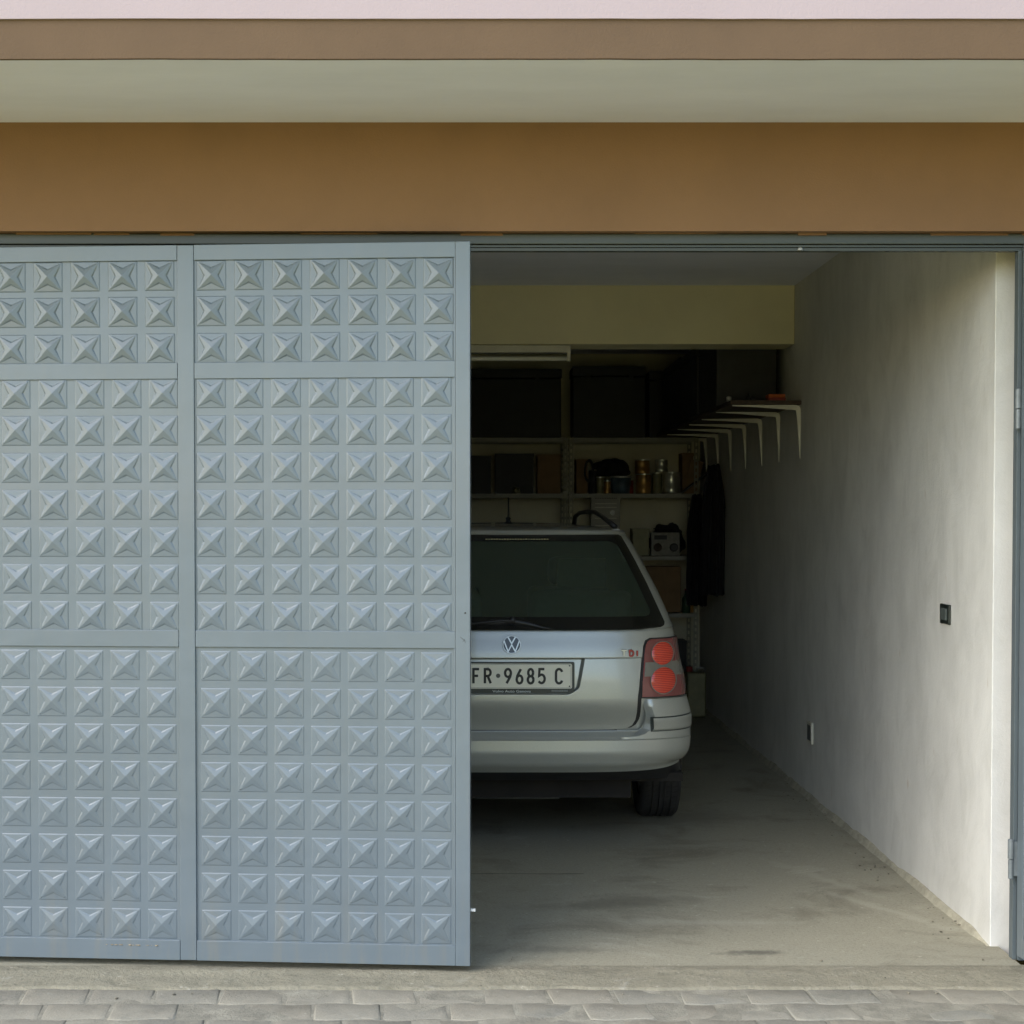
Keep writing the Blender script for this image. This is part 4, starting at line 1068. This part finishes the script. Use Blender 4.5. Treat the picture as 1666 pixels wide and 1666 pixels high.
# tail lamps
lam = [(1106, 1036), (1058, 1040.5), (1053, 1043), (1049.5, 1049), (1047.5, 1062), (1046, 1085), (1044.5, 1110), (1044, 1134)]
lq = sorted([(hit(*p)[1], hit(*p)[0]) for p in lam]); zl0, zl1 = lq[0][0], hit(1080, 1038)[1]
lq = [(z, x) for z, x in lq if z < zl1+0.001 or x < 1]
lampL = sorted([(hit(*p)[1], hit(*p)[0]) for p in lam[1:]])
zl1 = hit(1057, 1040.5)[1]
zU, zLw = hit(1075, 1077)[1], hit(1075, 1100)[1]
def lamp_end(z): return 1.16
lampB = patch('tail_light', lin(zl0, zl1, 30), lambda z: (Aof(interp(lampL, z), z), 1.16), 0.010, M['lampred'], ncol=24, skirt=0.012, mirror=False)
patch('reflector_band', lin(zLw, zU, 12), lambda z: (Aof(interp(lampL, z)+0.006, z), 1.14), lambda a, z: 0.0125, M['lampclear'], ncol=20, skirt=0.003, parent=lampB)
patch('lamp_gasket', lin(zl0-0.006, zl1+0.007, 24), lambda z: (Aof(interp(lampL, z)-0.009, z), 1.18), 0.0045, M['black'], ncol=20, skirt=0.004, parent=lampB)
def disc(cx_, cy_, rpx, name):
    x, z = hit(cx_, cy_); r = rpx/F*(Y0+0.1)
    zz_ = [z+r*math.sin(t) for t in lin(-math.pi/2*0.999, math.pi/2*0.999, 18)]
    def lim(zv):
        c = math.sqrt(max(1e-8, r*r-(zv-z)**2)); return (Aof(x-c, zv), Aof(x+c, zv))
    def off(a, zv):
        d = ((S(a, zv).x-x)**2+(zv-z)**2)/(r*r); return 0.0135+0.008*math.sqrt(max(0, 1-d))
    patch(name, zz_, lim, off, M['lens'], ncol=18, skirt=0.004, parent=lampB)
    # pale bezel ring
    bm = bmesh.new(); ring = []
    for k in range(40):
        t = 2*math.pi*k/40
        for rr in (r*1.0, r*1.07):
            xx, zv = x+rr*math.cos(t), z+rr*math.sin(t); a = Aof(min(xx, W(zv)*0.999), zv); ring.append(bm.verts.new(S(a, zv)+Nn(a, zv)*0.0145))
    for k in range(40):
        a, b, c, d = ring[2*k], ring[2*k+1], ring[(2*k+3) % 80], ring[(2*k+2) % 80]; bm.faces.new((a, b, c, d))
    obj('lens_bezel', bm, M['lampclear'], lampB, smooth=True)
disc(1075.5, 1063.5, 18.3, 'lens'); disc(1077, 1107, 20.6, 'lens')
# mirrored lamp for the far side
lamp2 = lampB.copy(); lamp2.data = lampB.data.copy(); COL.objects.link(lamp2); lamp2.parent = CAR
lamp2.scale = (-1, 1, 1)
for ch in list(lampB.children):
    c = ch.copy(); COL.objects.link(c); c.parent = lamp2

# bumper
zb_top = hit(900, 1198)[1]; zb_bot = hit(900, 1240)[1]; zcorner = zl0-0.009
bp = [(1000, 1196), (1020, 1194.5), (1032, 1190.5), (1041, 1183), (1046, 1173), (1049, 1160), (1046, 1146), (1045, 1136.5)]
bq = sorted([(hit(*p)[1], hit(*p)[0]) for p in bp])
def bprof(z):   # how far the bumper stands off the shell
    return interp([(zb_bot-0.02, .030), (zb_bot, .050), (zb_bot+0.05, .062), (zb_top-0.012, .060), (zb_top, .048)], z)
def boff(a, z):
    return bprof(z)*(1-0.0*abs(a))
def cor(z): return interp([(zb_top-0.012, .060), (zb_top, .050), (zb_top+0.03, .028), (zcorner-0.02, .016), (zcorner, .006)], z)
zz1 = [zb_bot-0.03, zb_bot-0.018, zb_bot-0.008]+lin(zb_bot, zb_top-0.012, 12)+[zb_top-0.008, zb_top-0.004, zb_top]
def taper(a): return 1-0.78*smoothstep(0.78, 1.06, abs(a))
bump = patch('bumper', zz1, lambda z: (-1.44, 1.44), lambda a, z: bprof(z)*taper(a), M['paint'], ncol=140, skirt=0.03)
bstrip_t, bstrip_b = hit(1080, 1160)[1], hit(1080, 1183)[1]
def groove(a, z, base):
    return base
patch('bumper_corner', lin(zb_top-0.006, zcorner, 40), lambda z: (Aof(interp(bq, z), z), 1.44),
      lambda a, z: (interp([(zb_top-0.006, .058), (bstrip_t+0.006, .046), (zcorner, .014)], z))*taper(a)-0.030*(1-smoothstep(0, 0.03, S(a, z).x-interp(bq, z)))*(1 if a < 0.97 else 0)*0.9, M['paint'], ncol=50, skirt=0.014, mirror=True, parent=bump)
sL = hit(1054, 1170)[0]
patch('rub_strip', lin(bstrip_b, bstrip_t, 14), lambda z: (Aof(sL+0.006*smoothstep(0.0, 0.02, z-bstrip_b), z), 1.36),
      lambda a, z: interp([(zb_top-0.006, .058), (bstrip_t+0.006, .046), (zcorner, .014)], z)*taper(a)+0.0065-0.006*(abs(z-(bstrip_b+bstrip_t)/2)/((bstrip_t-bstrip_b)/2))**6, M['paint'], ncol=40, skirt=0.010, mirror=True, parent=bump)
patch('strip_groove', lin(bstrip_b-0.005, bstrip_t+0.005, 10), lambda z: (Aof(sL-0.007, z), 1.37),
      lambda a, z: interp([(zb_top-0.006, .058), (bstrip_t+0.006, .046), (zcorner, .014)], z)*taper(a)+0.0012, M['plateframe'], ncol=30, skirt=0.002, mirror=True, parent=bump)
# ledge between tailgate and bumper crest
patch('bumper_ledge', lin(zb_top-0.004, sq[0][0]+0.006, 6), lambda z: (-0.9, 0.9), lambda a, z: 0.05-0.032*smoothstep(zb_top-0.004, sq[0][0]+0.006, z), M['paint'], ncol=80, skirt=0, parent=bump)
# black valance
patch('rear_valance', lin(zb_bot-0.088, zb_bot+0.004, 10), lambda z: (-1.3, 1.3), lambda a, z: 0.002+0.024*smoothstep(zb_bot-0.088, zb_bot-0.02, z), M['black'], ncol=80, skirt=0.02)
# underbody, axle, silencer
obj('underbody', bx(-0.56, 0.56, 0.22, 4.3, 0.22, 0.30), M['gap'], CAR)
bm = bmesh.new(); box(bm, -0.80, 0.80, 0.2, 4.3, 0.30, 0.34); box(bm, -0.62, -0.60, 0.3, 4.2, 0.3, 0.72); box(bm, 0.60, 0.62, 0.3, 4.2, 0.3, 0.72); obj('floor_pan', bm, M['gap'], CAR)
bm = bmesh.new(); tube(bm, [(-0.55, WY, 0.27), (0.55, WY, 0.27)], 0.03, 12); obj('axle', bm, M['black'], CAR, smooth=True)
bm = bmesh.new(); lathe(bm, [(0.05, -0.02), (0.095, 0.0), (0.095, 0.42), (0.05, 0.44)], 24, 'X', (-0.18, 0.55, 0.255)); tube(bm, [(-0.18, 0.5, 0.24), (-0.35, 0.4, 0.235), (-0.42, 0.16, 0.235)], 0.022, 12)
obj('silencer', bm, M['galv'], CAR, smooth=True)
# interior
bm = bmesh.new(); box(bm, -0.66, 0.66, 0.35, 3.0, 0.42, 0.50); obj('cabin_floor', bm, M['seat'], CAR)
zs0 = zGB
for x_ in (-0.40, 0.40):
    bm = bmesh.new(); box(bm, x_-0.27, x_+0.27, 1.30, 1.44, 0.5, zGB+0.13); obj('rear_seat', bm, M['seat'], CAR, bevel=0.05, seg=4)
for x_ in (-0.42, 0.40):
    bm = bmesh.new(); box(bm, x_-0.13, x_+0.13, 1.33, 1.43, zGB+0.15, zGB+0.30); tube(bm, [(x_-0.05, 1.38, zGB+0.1), (x_-0.05, 1.38, zGB+0.17)], 0.006, 6); tube(bm, [(x_+0.05, 1.38, zGB+0.1), (x_+0.05, 1.38, zGB+0.17)], 0.006, 6)
    obj('headrest', bm, M['seat'], CAR, bevel=0.03, seg=3)
for x_ in (-0.38, 0.38):
    bm = bmesh.new(); box(bm, x_-0.24, x_+0.24, 2.15, 2.28, 0.5, zGB+0.12); box(bm, x_-0.12, x_+0.12, 2.18, 2.26, zGB+0.13, zGB+0.29); obj('front_seat', bm, M['seat'], CAR, bevel=0.04, seg=3)
bm = bmesh.new(); box(bm, -0.62, 0.62, 0.38, 1.25, zGB-0.03, zGB-0.015); obj('load_cover', bm, simple('load_cover_reflection_green', (0.20, 0.28, 0.18), 0.7, var=0.1), CAR)  # cover tinted green to stand in for the reflection low in the glass
# side windows, windscreen
for nm, y0_, y1_ in (('side_window', 0.62, 1.22), ('side_window', 1.30, 2.12), ('side_window', 2.20, 2.85)):
    for s in (-1, 1):
        bm = bmesh.new(); g = []
        for j in range(11):
            z = zGB+0.0+0.36*j/10; rr = []
            for i in range(11):
                y = y0_+(y1_-y0_)*i/10+(0.12*j/10 if y0_ < 1 else 0)-(0.45*j/10*(i/10) if y0_ > 2 else 0)
                rr.append(bm.verts.new((s*(W(z)+0.018+0.003), y, z)))
            g.append(rr)
        for j in range(10):
            for i in range(10): bm.faces.new((g[j][i], g[j][i+1], g[j+1][i+1], g[j+1][i]))
        obj(nm, bm, M['sideglass'], CAR, smooth=True)
# door handles, roof rails, aerial
for s in (-1, 1):
    for y_ in (1.35, 2.30):
        bm = bmesh.new(); z = 0.90; box(bm, s*(W(z)+0.016), s*(W(z)+0.045), y_, y_+0.2, z-0.015, z+0.015); obj('door_handle', bm, M['paint'], CAR, bevel=0.008, seg=3)
    def onpx(px, py, dy):
        x, z = at(px, py, Y0+dy); return Vector((s*(x-XC), dy, z))
    rail = [onpx(1001, 857.5, 0.62), onpx(992, 850, 0.66), onpx(980, 840.5, 0.74), onpx(972, 835.5, 0.86), onpx(967, 833, 1.0)]
    xz = rail[-1]; rail += [Vector((xz.x+s*0.0, 1.5, xz.z+0.004)), Vector((xz.x, 2.2, xz.z)), Vector((xz.x, 2.6, xz.z-0.02)), Vector((xz.x, 2.72, xz.z-0.06))]
    bm = bmesh.new(); tube(bm, rail, [.014, .013, .012, .012, .012, .012, .012, .013, .015], 10)
    rl = obj('roof_rail', bm, M['black'], CAR, smooth=True)
    bm = bmesh.new(); box(bm, s*rail[0].x*s-0.02, s*rail[0].x*s+0.02, 0.58, 0.68, rail[0].z-0.03, rail[0].z-0.008); obj('rail_foot', bm, M['galv'], rl, bevel=0.006)
ax, az = at(826.5, 848, Y0+0.9); az2 = at(828, 810, Y0+0.96)[1]
bm = bmesh.new(); tube(bm, [(ax-XC, 0.9, az-0.012), (ax-XC+0.001, 0.905, az+0.014), (ax-XC+0.002, 0.92, az+0.02), (ax-XC+0.004, 0.96, az2)], [.022, .014, .006, .004], 12); obj('aerial', bm, M['black'], CAR, smooth=True)
# high brake light at the top edge of the glass
x0_, z_ = hit(790, 877.5); x1_, _ = hit(893, 877.5)
bm = bmesh.new()
for k in range(24):
    xa_ = x0_+(x1_-x0_)*k/24; h_ = 0.004+0.002*random.random(); 
    P_ = S(Aof(xa_, z_), z_)+Nn(Aof(xa_, z_), z_)*0.008
    box(bm, xa_, xa_+(x1_-x0_)/24*0.8, P_.y-0.0008, P_.y+0.0008, z_-h_/2, z_+h_/2)
obj('window_sticker', bm, simple('sticker_letters', (0.42, 0.38, 0.20), 0.6, var=0.3, scale=80), CAR)

# ---- number plate, badges
def on_surface(px, py, off):
    x, z = hit(px, py); a = Aof(x, z); return S(a, z)+Nn(a, z)*off
def pl_x(px, yd): return at(px, 1100, Y0+yd)[0]-XC
def pl_z(py, yd): return at(833, py, Y0+yd)[1]
yd = 0.034
def flat(bm, pts, y, t=0.0015):   # outlined plate facing -y
    v0 = [bm.verts.new((x, y, z)) for x, z in pts]; v1 = [bm.verts.new((x, y+t, z)) for x, z in pts]
    bm.faces.new(v0); bm.faces.new(v1[::-1]); n = len(pts)
    for i in range(n): bm.faces.new((v0[i], v1[i], v1[(i+1) % n], v0[(i+1) % n]))
def rrect(x0, x1, z0, z1, r, n=5):
    pts = []
    for cx, cz, a0 in ((x1-r, z1-r, 0), (x0+r, z1-r, 90), (x0+r, z0+r, 180), (x1-r, z0+r, 270)):
        for k in range(n+1):
            a = R(a0+90*k/n); pts.append((cx+r*math.cos(a), cz+r*math.sin(a)))
    return pts
fx1 = pl_x(934.8, yd); fx0 = -fx1
bm = bmesh.new(); flat(bm, rrect(fx0, fx1, pl_z(1129, yd), pl_z(1077, yd), 0.008), yd, 0.012)
PLT = obj('number_plate', bm, M['plateframe'], tg, bevel=0.0015)
px1 = pl_x(930.6, yd); px0 = -px1; pz0, pz1 = pl_z(1120.3, yd), pl_z(1079.8, yd)
bm = bmesh.new(); flat(bm, rrect(px0, px1, pz0, pz1, 0.008), yd-0.003, 0.0028); obj('plate_face', bm, M['platewhite'], PLT)
# thin black border line
bm = bmesh.new(); o1 = rrect(px0+0.004, px1-0.004, pz0+0.003, pz1-0.003, 0.006); i1 = rrect(px0+0.0053, px1-0.0053, pz0+0.0043, pz1-0.0043, 0.005)
vo = [bm.verts.new((x, yd-0.0034, z)) for x, z in o1]; vi = [bm.verts.new((x, yd-0.0034, z)) for x, z in i1]
for i in range(len(vo)): bm.faces.new((vo[i], vo[(i+1) % len(vo)], vi[(i+1) % len(vo)], vi[i]))
obj('plate_border', bm, M['letters'], PLT)
def arc(cx, cy, rx, ry, a0, a1, n=18):
    return [(cx+rx*math.cos(R(a0+(a1-a0)*k/n)), cy+ry*math.sin(R(a0+(a1-a0)*k/n))) for k in range(n+1)]
GL = {   # strokes in a 1 x 1.9 box
 'F': [[(0.1, 0), (0.1, 1.9), (0.95, 1.9)], [(0.1, 1.0), (0.8, 1.0)]],
 'R': [[(0.1, 0), (0.1, 1.9), (0.5, 1.9)]+arc(0.5, 1.44, 0.42, 0.46, 90, -90)+[(0.1, 0.98)], [(0.5, 0.98), (0.95, 0)]],
 '9': [arc(0.5, 1.38, 0.42, 0.52, -20, 340, 30), [(0.915, 1.25), (0.8, 0.85), (0.3, 0)]],
 '6': [arc(0.5, 0.52, 0.42, 0.52, 160, 520, 30), [(0.085, 0.65), (0.2, 1.05), (0.7, 1.9)]],
 '8': [arc(0.5, 1.42, 0.37, 0.48, 0, 360, 30), arc(0.5, 0.48, 0.43, 0.48, 0, 360, 30)],
 '5': [[(0.88, 1.9), (0.2, 1.9), (0.14, 1.0)]+arc(0.48, 0.60, 0.44, 0.56, 128, -130, 26)+[(0.06, 0.26)]],
 'C': [arc(0.52, 1.42, 0.42, 0.48, 12, 180, 16)+arc(0.52, 0.48, 0.42, 0.48, 180, 348, 16)],
 'T': [[(0, 1.9), (1, 1.9)], [(0.5, 1.9), (0.5, 0)]],
 'D': [[(0.1, 0), (0.1, 1.9), (0.4, 1.9)]+arc(0.4, 0.95, 0.5, 0.95, 90, -90)+[(0.1, 0)]],
 'I': [[(0.5, 0), (0.5, 1.9)]],
}
def ribbon(bm, pts, wd, P):
    """P maps 2-D to 3-D points (front, back)"""
    n = len(pts); L_, R_ = [], []
    for i, (x, y) in enumerate(pts):
        a = pts[max(i-1, 0)]; b = pts[min(i+1, n-1)]
        if i == 0: d = (pts[1][0]-x, pts[1][1]-y)
        elif i == n-1: d = (x-pts[-2][0], y-pts[-2][1])
        else:
            d1 = Vector((x-a[0], y-a[1])).normalized(); d2 = Vector((b[0]-x, b[1]-y)).normalized(); s_ = d1+d2
            d = (s_.x, s_.y) if s_.length > 1e-6 else (d1.x, d1.y)
        v = Vector(d).normalized(); nx_, ny_ = -v.y, v.x
        k = 1.0
        if 0 < i < n-1:
            c = max(0.5, v.dot(Vector((x-a[0], y-a[1])).normalized())); k = 1/c
        ext = (0, 0)
        L_.append((x+nx_*wd/2*k, y+ny_*wd/2*k)); R_.append((x-nx_*wd/2*k, y-ny_*wd/2*k))
    vf = [(bm.verts.new(P(*l, 0)), bm.verts.new(P(*r, 0)), bm.verts.new(P(*l, 1)), bm.verts.new(P(*r, 1))) for l, r in zip(L_, R_)]
    for i in range(n-1):
        a, b = vf[i], vf[i+1]
        bm.faces.new((a[0], b[0], b[1], a[1])); bm.faces.new((a[2], a[3], b[3], b[2])); bm.faces.new((a[0], a[2], b[2], b[0])); bm.faces.new((a[1], b[1], b[3], a[3]))
    bm.faces.new((vf[0][0], vf[0][1], vf[0][3], vf[0][2])); bm.faces.new((vf[-1][0], vf[-1][2], vf[-1][3], vf[-1][1]))
gz1, gz0 = pl_z(1086.5, yd), pl_z(1113.6, yd)
for ch_, a, b in (('F', 767.2, 782), ('R', 785.8, 801), ('9', 818.8, 834), ('6', 837.8, 852.6), ('8', 856, 870.6), ('5', 873.4, 889), ('C', 901.4, 917)):
    xa_, xb_ = pl_x(a, yd), pl_x(b, yd); hw_ = 0.0112
    bm = bmesh.new()
    def P(u, v, s, dd=[0]): return (xa_+hw_/2+(xb_-xa_-hw_)*u, yd-0.0044+0.0012*s+zo, gz0+hw_/2+(gz1-gz0-hw_)*v/1.9)
    for k_, st in enumerate(GL[ch_]):
        zo = -0.0001*k_
        # convert to metric so stroke width is even
        sx_, sy_ = (xb_-xa_-hw_), (gz1-gz0-hw_)/1.9
        mp_ = [(u*sx_, v*sy_) for u, v in st]
        def P2(u, v, s): return (xa_+hw_/2+u, yd-0.0046+0.0012*s+zo, gz0+hw_/2+v)
        ribbon(bm, mp_, hw_, P2)
    obj('plate_character', bm, M['letters'], PLT)
bm = bmesh.new(); lathe(bm, [(0.0098, 0.001), (0.0098, -0.0006)], 20, 'Y', (pl_x(810.4, yd), yd-0.0040, pl_z(1099.3, yd))); obj('plate_dot', bm, simple('plate_seal', (0.10, 0.10, 0.08), 0.5), PLT)
for sx_ in (-1, 1):
    for v_ in (1083, 1116.5):
        bm = bmesh.new(); lathe(bm, [(0.0035, 0.001), (0.0035, -0.0012)], 10, 'Y', (sx_*pl_x(926.5, yd), yd-0.0036, pl_z(v_, yd))); obj('plate_screw', bm, M['letters'], PLT)
def textobj(s, height, loc, name, mat, parent, xs=1.0, extr=0.0004, rot=(math.pi/2, 0, 0), fit=None):
    cu = bpy.data.curves.new('t', 'FONT'); cu.body = s; cu.size = height; cu.extrude = extr; cu.align_x = 'CENTER'; cu.resolution_u = 3; cu.offset = height*0.012
    o = bpy.data.objects.new('t', cu); COL.objects.link(o); bpy.context.view_layer.update()
    dg = bpy.context.evaluated_depsgraph_get(); me = bpy.data.meshes.new_from_object(o.evaluated_get(dg))
    bpy.data.objects.remove(o); 
    if fit:
        w = max(v.co.x for v in me.vertices)-min(v.co.x for v in me.vertices); xs = fit/w
    for v in me.vertices: v.co.x *= xs
    ob = link(name, me, mat, parent); ob.rotation_euler = rot; ob.location = loc
    return ob
textobj('Volvo Auto Genova', 0.0165, ((pl_x(832.5, yd)), yd-0.0012, pl_z(1126.6, yd)), 'frame_lettering', M['textwhite'], PLT, fit=pl_x(863.5, yd)-pl_x(801, yd))
bm = bmesh.new(); x = pl_x(897.5, yd)
while x < pl_x(924, yd):
    w_ = random.uniform(0.002, 0.0045); box(bm, x, x+w_, yd-0.0012, yd-0.0001, pl_z(1125.4, yd), pl_z(1122.6, yd)); x += w_+0.0015
obj('frame_small_print', bm, simple('faint_print', (0.22, 0.25, 0.24), 0.5), PLT)
# round badge
bx_, bz_ = hit(832.4, 1048.6); rb = 15.4/F*(Y0+0.05)
yb_ = S(Aof(bx_, bz_), bz_).y-tg_off(Aof(bx_, bz_), bz_)
bm = bmesh.new(); lathe(bm, [(rb*0.98, 0.004), (rb*0.98, -0.003), (rb*0.9, -0.0035)], 48, 'Y')
bd = obj('badge', bm, simple('badge_black', (0.012, 0.016, 0.016), 0.2, var=0.05), tg, smooth=False)
bd.location = (bx_, yb_-0.001, bz_); bd.rotation_euler = (R(-9), 0, 0)
bm = bmesh.new(); ringp = []
for k in range(56):
    t = 2*math.pi*k/56; ringp.append([bm.verts.new(((rb*r_2)*math.cos(t), dy_, (rb*r_2)*math.sin(t))) for r_2, dy_ in ((1.0, 0.003), (1.0, -0.005), (0.955, -0.0065), (0.89, -0.0065), (0.86, -0.0035))])
for k in range(56):
    a, b = ringp[k], ringp[(k+1) % 56]
    for i in range(4): bm.faces.new((a[i], b[i], b[i+1], a[i+1]))
obj('badge_ring', bm, M['badgemetal'], bd)
bm = bmesh.new()
def Pb(u, v, s): return (u*rb, -0.0068+0.0035*s, v*rb)
ribbon(bm, [(-0.40, 0.80), (0.0, 0.10), (0.40, 0.80)], 0.13, Pb)
obj('badge_letter', bm, M['badgemetal'], bd)
bm = bmesh.new()
ribbon(bm, [(-0.82, 0.40), (-0.38, -0.74), (0.0, -0.02), (0.38, -0.74), (0.82, 0.40)], 0.13, Pb)
obj('badge_letter', bm, M['badgemetal'], bd)
# engine badge
for ch_, a, b, mt in (('T', 1009.6, 1020, 'badgemetal'), ('D', 1022, 1032, 'redletter'), ('I', 1033.3, 1039, 'redletter')):
    (xa_, za_), (xb_, zb2) = hit(a, 1068.4), hit(b, 1056.8)
    ym = S(Aof((xa_+xb_)/2, za_), za_).y-0.0135; wdt = xb_-xa_; hgt = zb2-za_; bm = bmesh.new(); sw_ = 0.0065
    for k_, st in enumerate(GL[ch_]):
        mp_ = [(u*(wdt-sw_), v/1.9*(hgt-sw_)) for u, v in st]
        ribbon(bm, mp_, sw_, lambda u, v, s: (xa_+sw_/2+u, ym-0.001+0.006*s-0.0001*k_, za_+sw_/2+v))
    obj('badge_letter', bm, M[mt], tg)
    bm = bmesh.new()
    for k_, st in enumerate(GL[ch_]):
        mp_ = [(u*(wdt-sw_), v/1.9*(hgt-sw_)) for u, v in st]
        ribbon(bm, mp_, sw_*1.5, lambda u, v, s: (xa_+sw_/2+u, ym+0.0022+0.005*s-0.0001*k_, za_+sw_/2+v))
    obj('letter_backing', bm, M['black'], tg)

# ---- wheels
def wheel():
    bm = bmesh.new(); w = 0.1025; prof = []
    prof += [(0.205, -w*0.86), (0.24, -w*0.98), (0.275, -w), (0.298, -w*0.94), (0.311, -w*0.80)]
    xs = [-.72, -.50, -.49, -.42, -.41, -.17, -.16, -.09, -.08, .08, .09, .16, .17, .41, .42, .49, .50, .72]
    gr = {-.49, -.42, -.16, -.09, .09, .16, .42, .49}
    for x in xs: prof.append((WR-(0.008 if x in gr else 0), w*x))
    prof += [(0.311, w*0.80), (0.298, w*0.94), (0.275, w), (0.24, w*0.98), (0.205, w*0.86)]
    lathe(bm, prof, 72, 'X', cap=False)
    for k in range(64):
        t = 2*math.pi*k/64
        for x0, x1 in ((-.78, -.52), (-.39, -.19), (.19, .39), (.52, .78)):
            s_ = Matrix.Rotation(t+(0.02 if x0 > 0 else 0), 4, 'X')
            vs_ = [s_@Vector((w*xx, dy_, WR+dz_)) for xx, dy_, dz_ in ((x0, -.002, .0006), (x1, -.002+0.006, .0006), (x1, .002+0.006, .0006), (x0, .002, .0006))]
            bm.faces.new([bm.verts.new(v) for v in vs_]).material_index = 1
    wh = obj('wheel', bm, [M['rubber'], M['gap']], CAR, smooth=True)
    wh.data.set_sharp_from_angle(angle=R(35))
    bm = bmesh.new(); lathe(bm, [(0.205, -w*0.8), (0.19, -w*0.6), (0.19, w*0.3), (0.19, w*0.7), (0.208, w*0.88), (0.2, w*0.9), (0.185, w*0.74), (0.06, w*0.55), (0.05, w*0.72), (0.01, w*0.74)], 48, 'X', cap=True)
    obj('rim', bm, M['galv'], wh, smooth=True)
    for k in range(7):
        t = 2*math.pi*k/7; bm = bmesh.new(); box(bm, w*0.66, w*0.85, -0.018, 0.018, 0.05, 0.195); bmesh.ops.rotate(bm, cent=(0, 0, 0), matrix=Matrix.Rotation(t, 3, 'X'), verts=bm.verts)
        obj('spoke', bm, M['galv'], wh, bevel=0.004)
    return wh
w0 = wheel(); w0.location = (0.76, WY, WR)
for x_, y_, s in ((-0.76, WY, -1), (0.75, WF, 1), (-0.75, WF, -1)):
    c = w0.copy(); COL.objects.link(c); c.parent = CAR; c.location = (x_, y_, WR); c.rotation_euler = (0, 0, 0 if s > 0 else math.pi)
    for ch in w0.children:
        d = ch.copy(); COL.objects.link(d); d.parent = c

# ------------------------------------------------------------------ light, sky, camera
SUN_EL, SUN_AZ = R(40), R(-126)      # veiled sun: broad soft light from high on the left, in front of the building
w = bpy.data.worlds.new('World'); scene.world = w; w.use_nodes = True; nt = w.node_tree
sky = nt.nodes.new('ShaderNodeTexSky'); sky.sky_type = 'NISHITA'; sky.sun_disc = False
sky.sun_elevation = SUN_EL; sky.sun_rotation = SUN_AZ; sky.dust_density = 1.3; sky.air_density = 1.0; sky.ozone_density = 1.0
bg = nt.nodes['Background']; bg.inputs['Strength'].default_value = 0.10
hs = nt.nodes.new('ShaderNodeHueSaturation'); hs.inputs['Saturation'].default_value = 1.0     # thin high haze
nt.links.new(sky.outputs[0], hs.inputs['Color']); nt.links.new(hs.outputs[0], bg.inputs[0])
sl = bpy.data.lights.new('sun', 'SUN'); sl.energy = 0.46; sl.angle = R(60); sl.color = (1.0, 1.0, 0.99)
so_ = bpy.data.objects.new('sun', sl); COL.objects.link(so_)
sd = Vector((math.sin(SUN_AZ)*math.cos(SUN_EL), math.cos(SUN_AZ)*math.cos(SUN_EL), math.sin(SUN_EL)))
so_.rotation_euler = sd.to_track_quat('Z', 'Y').to_euler(); so_.location = (0, 0, 12)

cam = bpy.data.cameras.new('camera'); co = bpy.data.objects.new('camera', cam); COL.objects.link(co)
cam.sensor_width = 36; cam.lens = 36*F/1666; cam.shift_x = (833-CX)/1666; cam.shift_y = (CY-833)/1666
cam.clip_end = 1500; cam.clip_start = 0.05
co.location = (0, 0, CH); co.rotation_euler = (math.pi/2-TH, 0, 0)
scene.camera = co
scene.view_settings.view_transform = 'Standard'; scene.view_settings.look = 'None'
scene.view_settings.exposure = 2.12; scene.view_settings.gamma = 1.0
scene.cycles.max_bounces = 12; scene.cycles.diffuse_bounces = 8
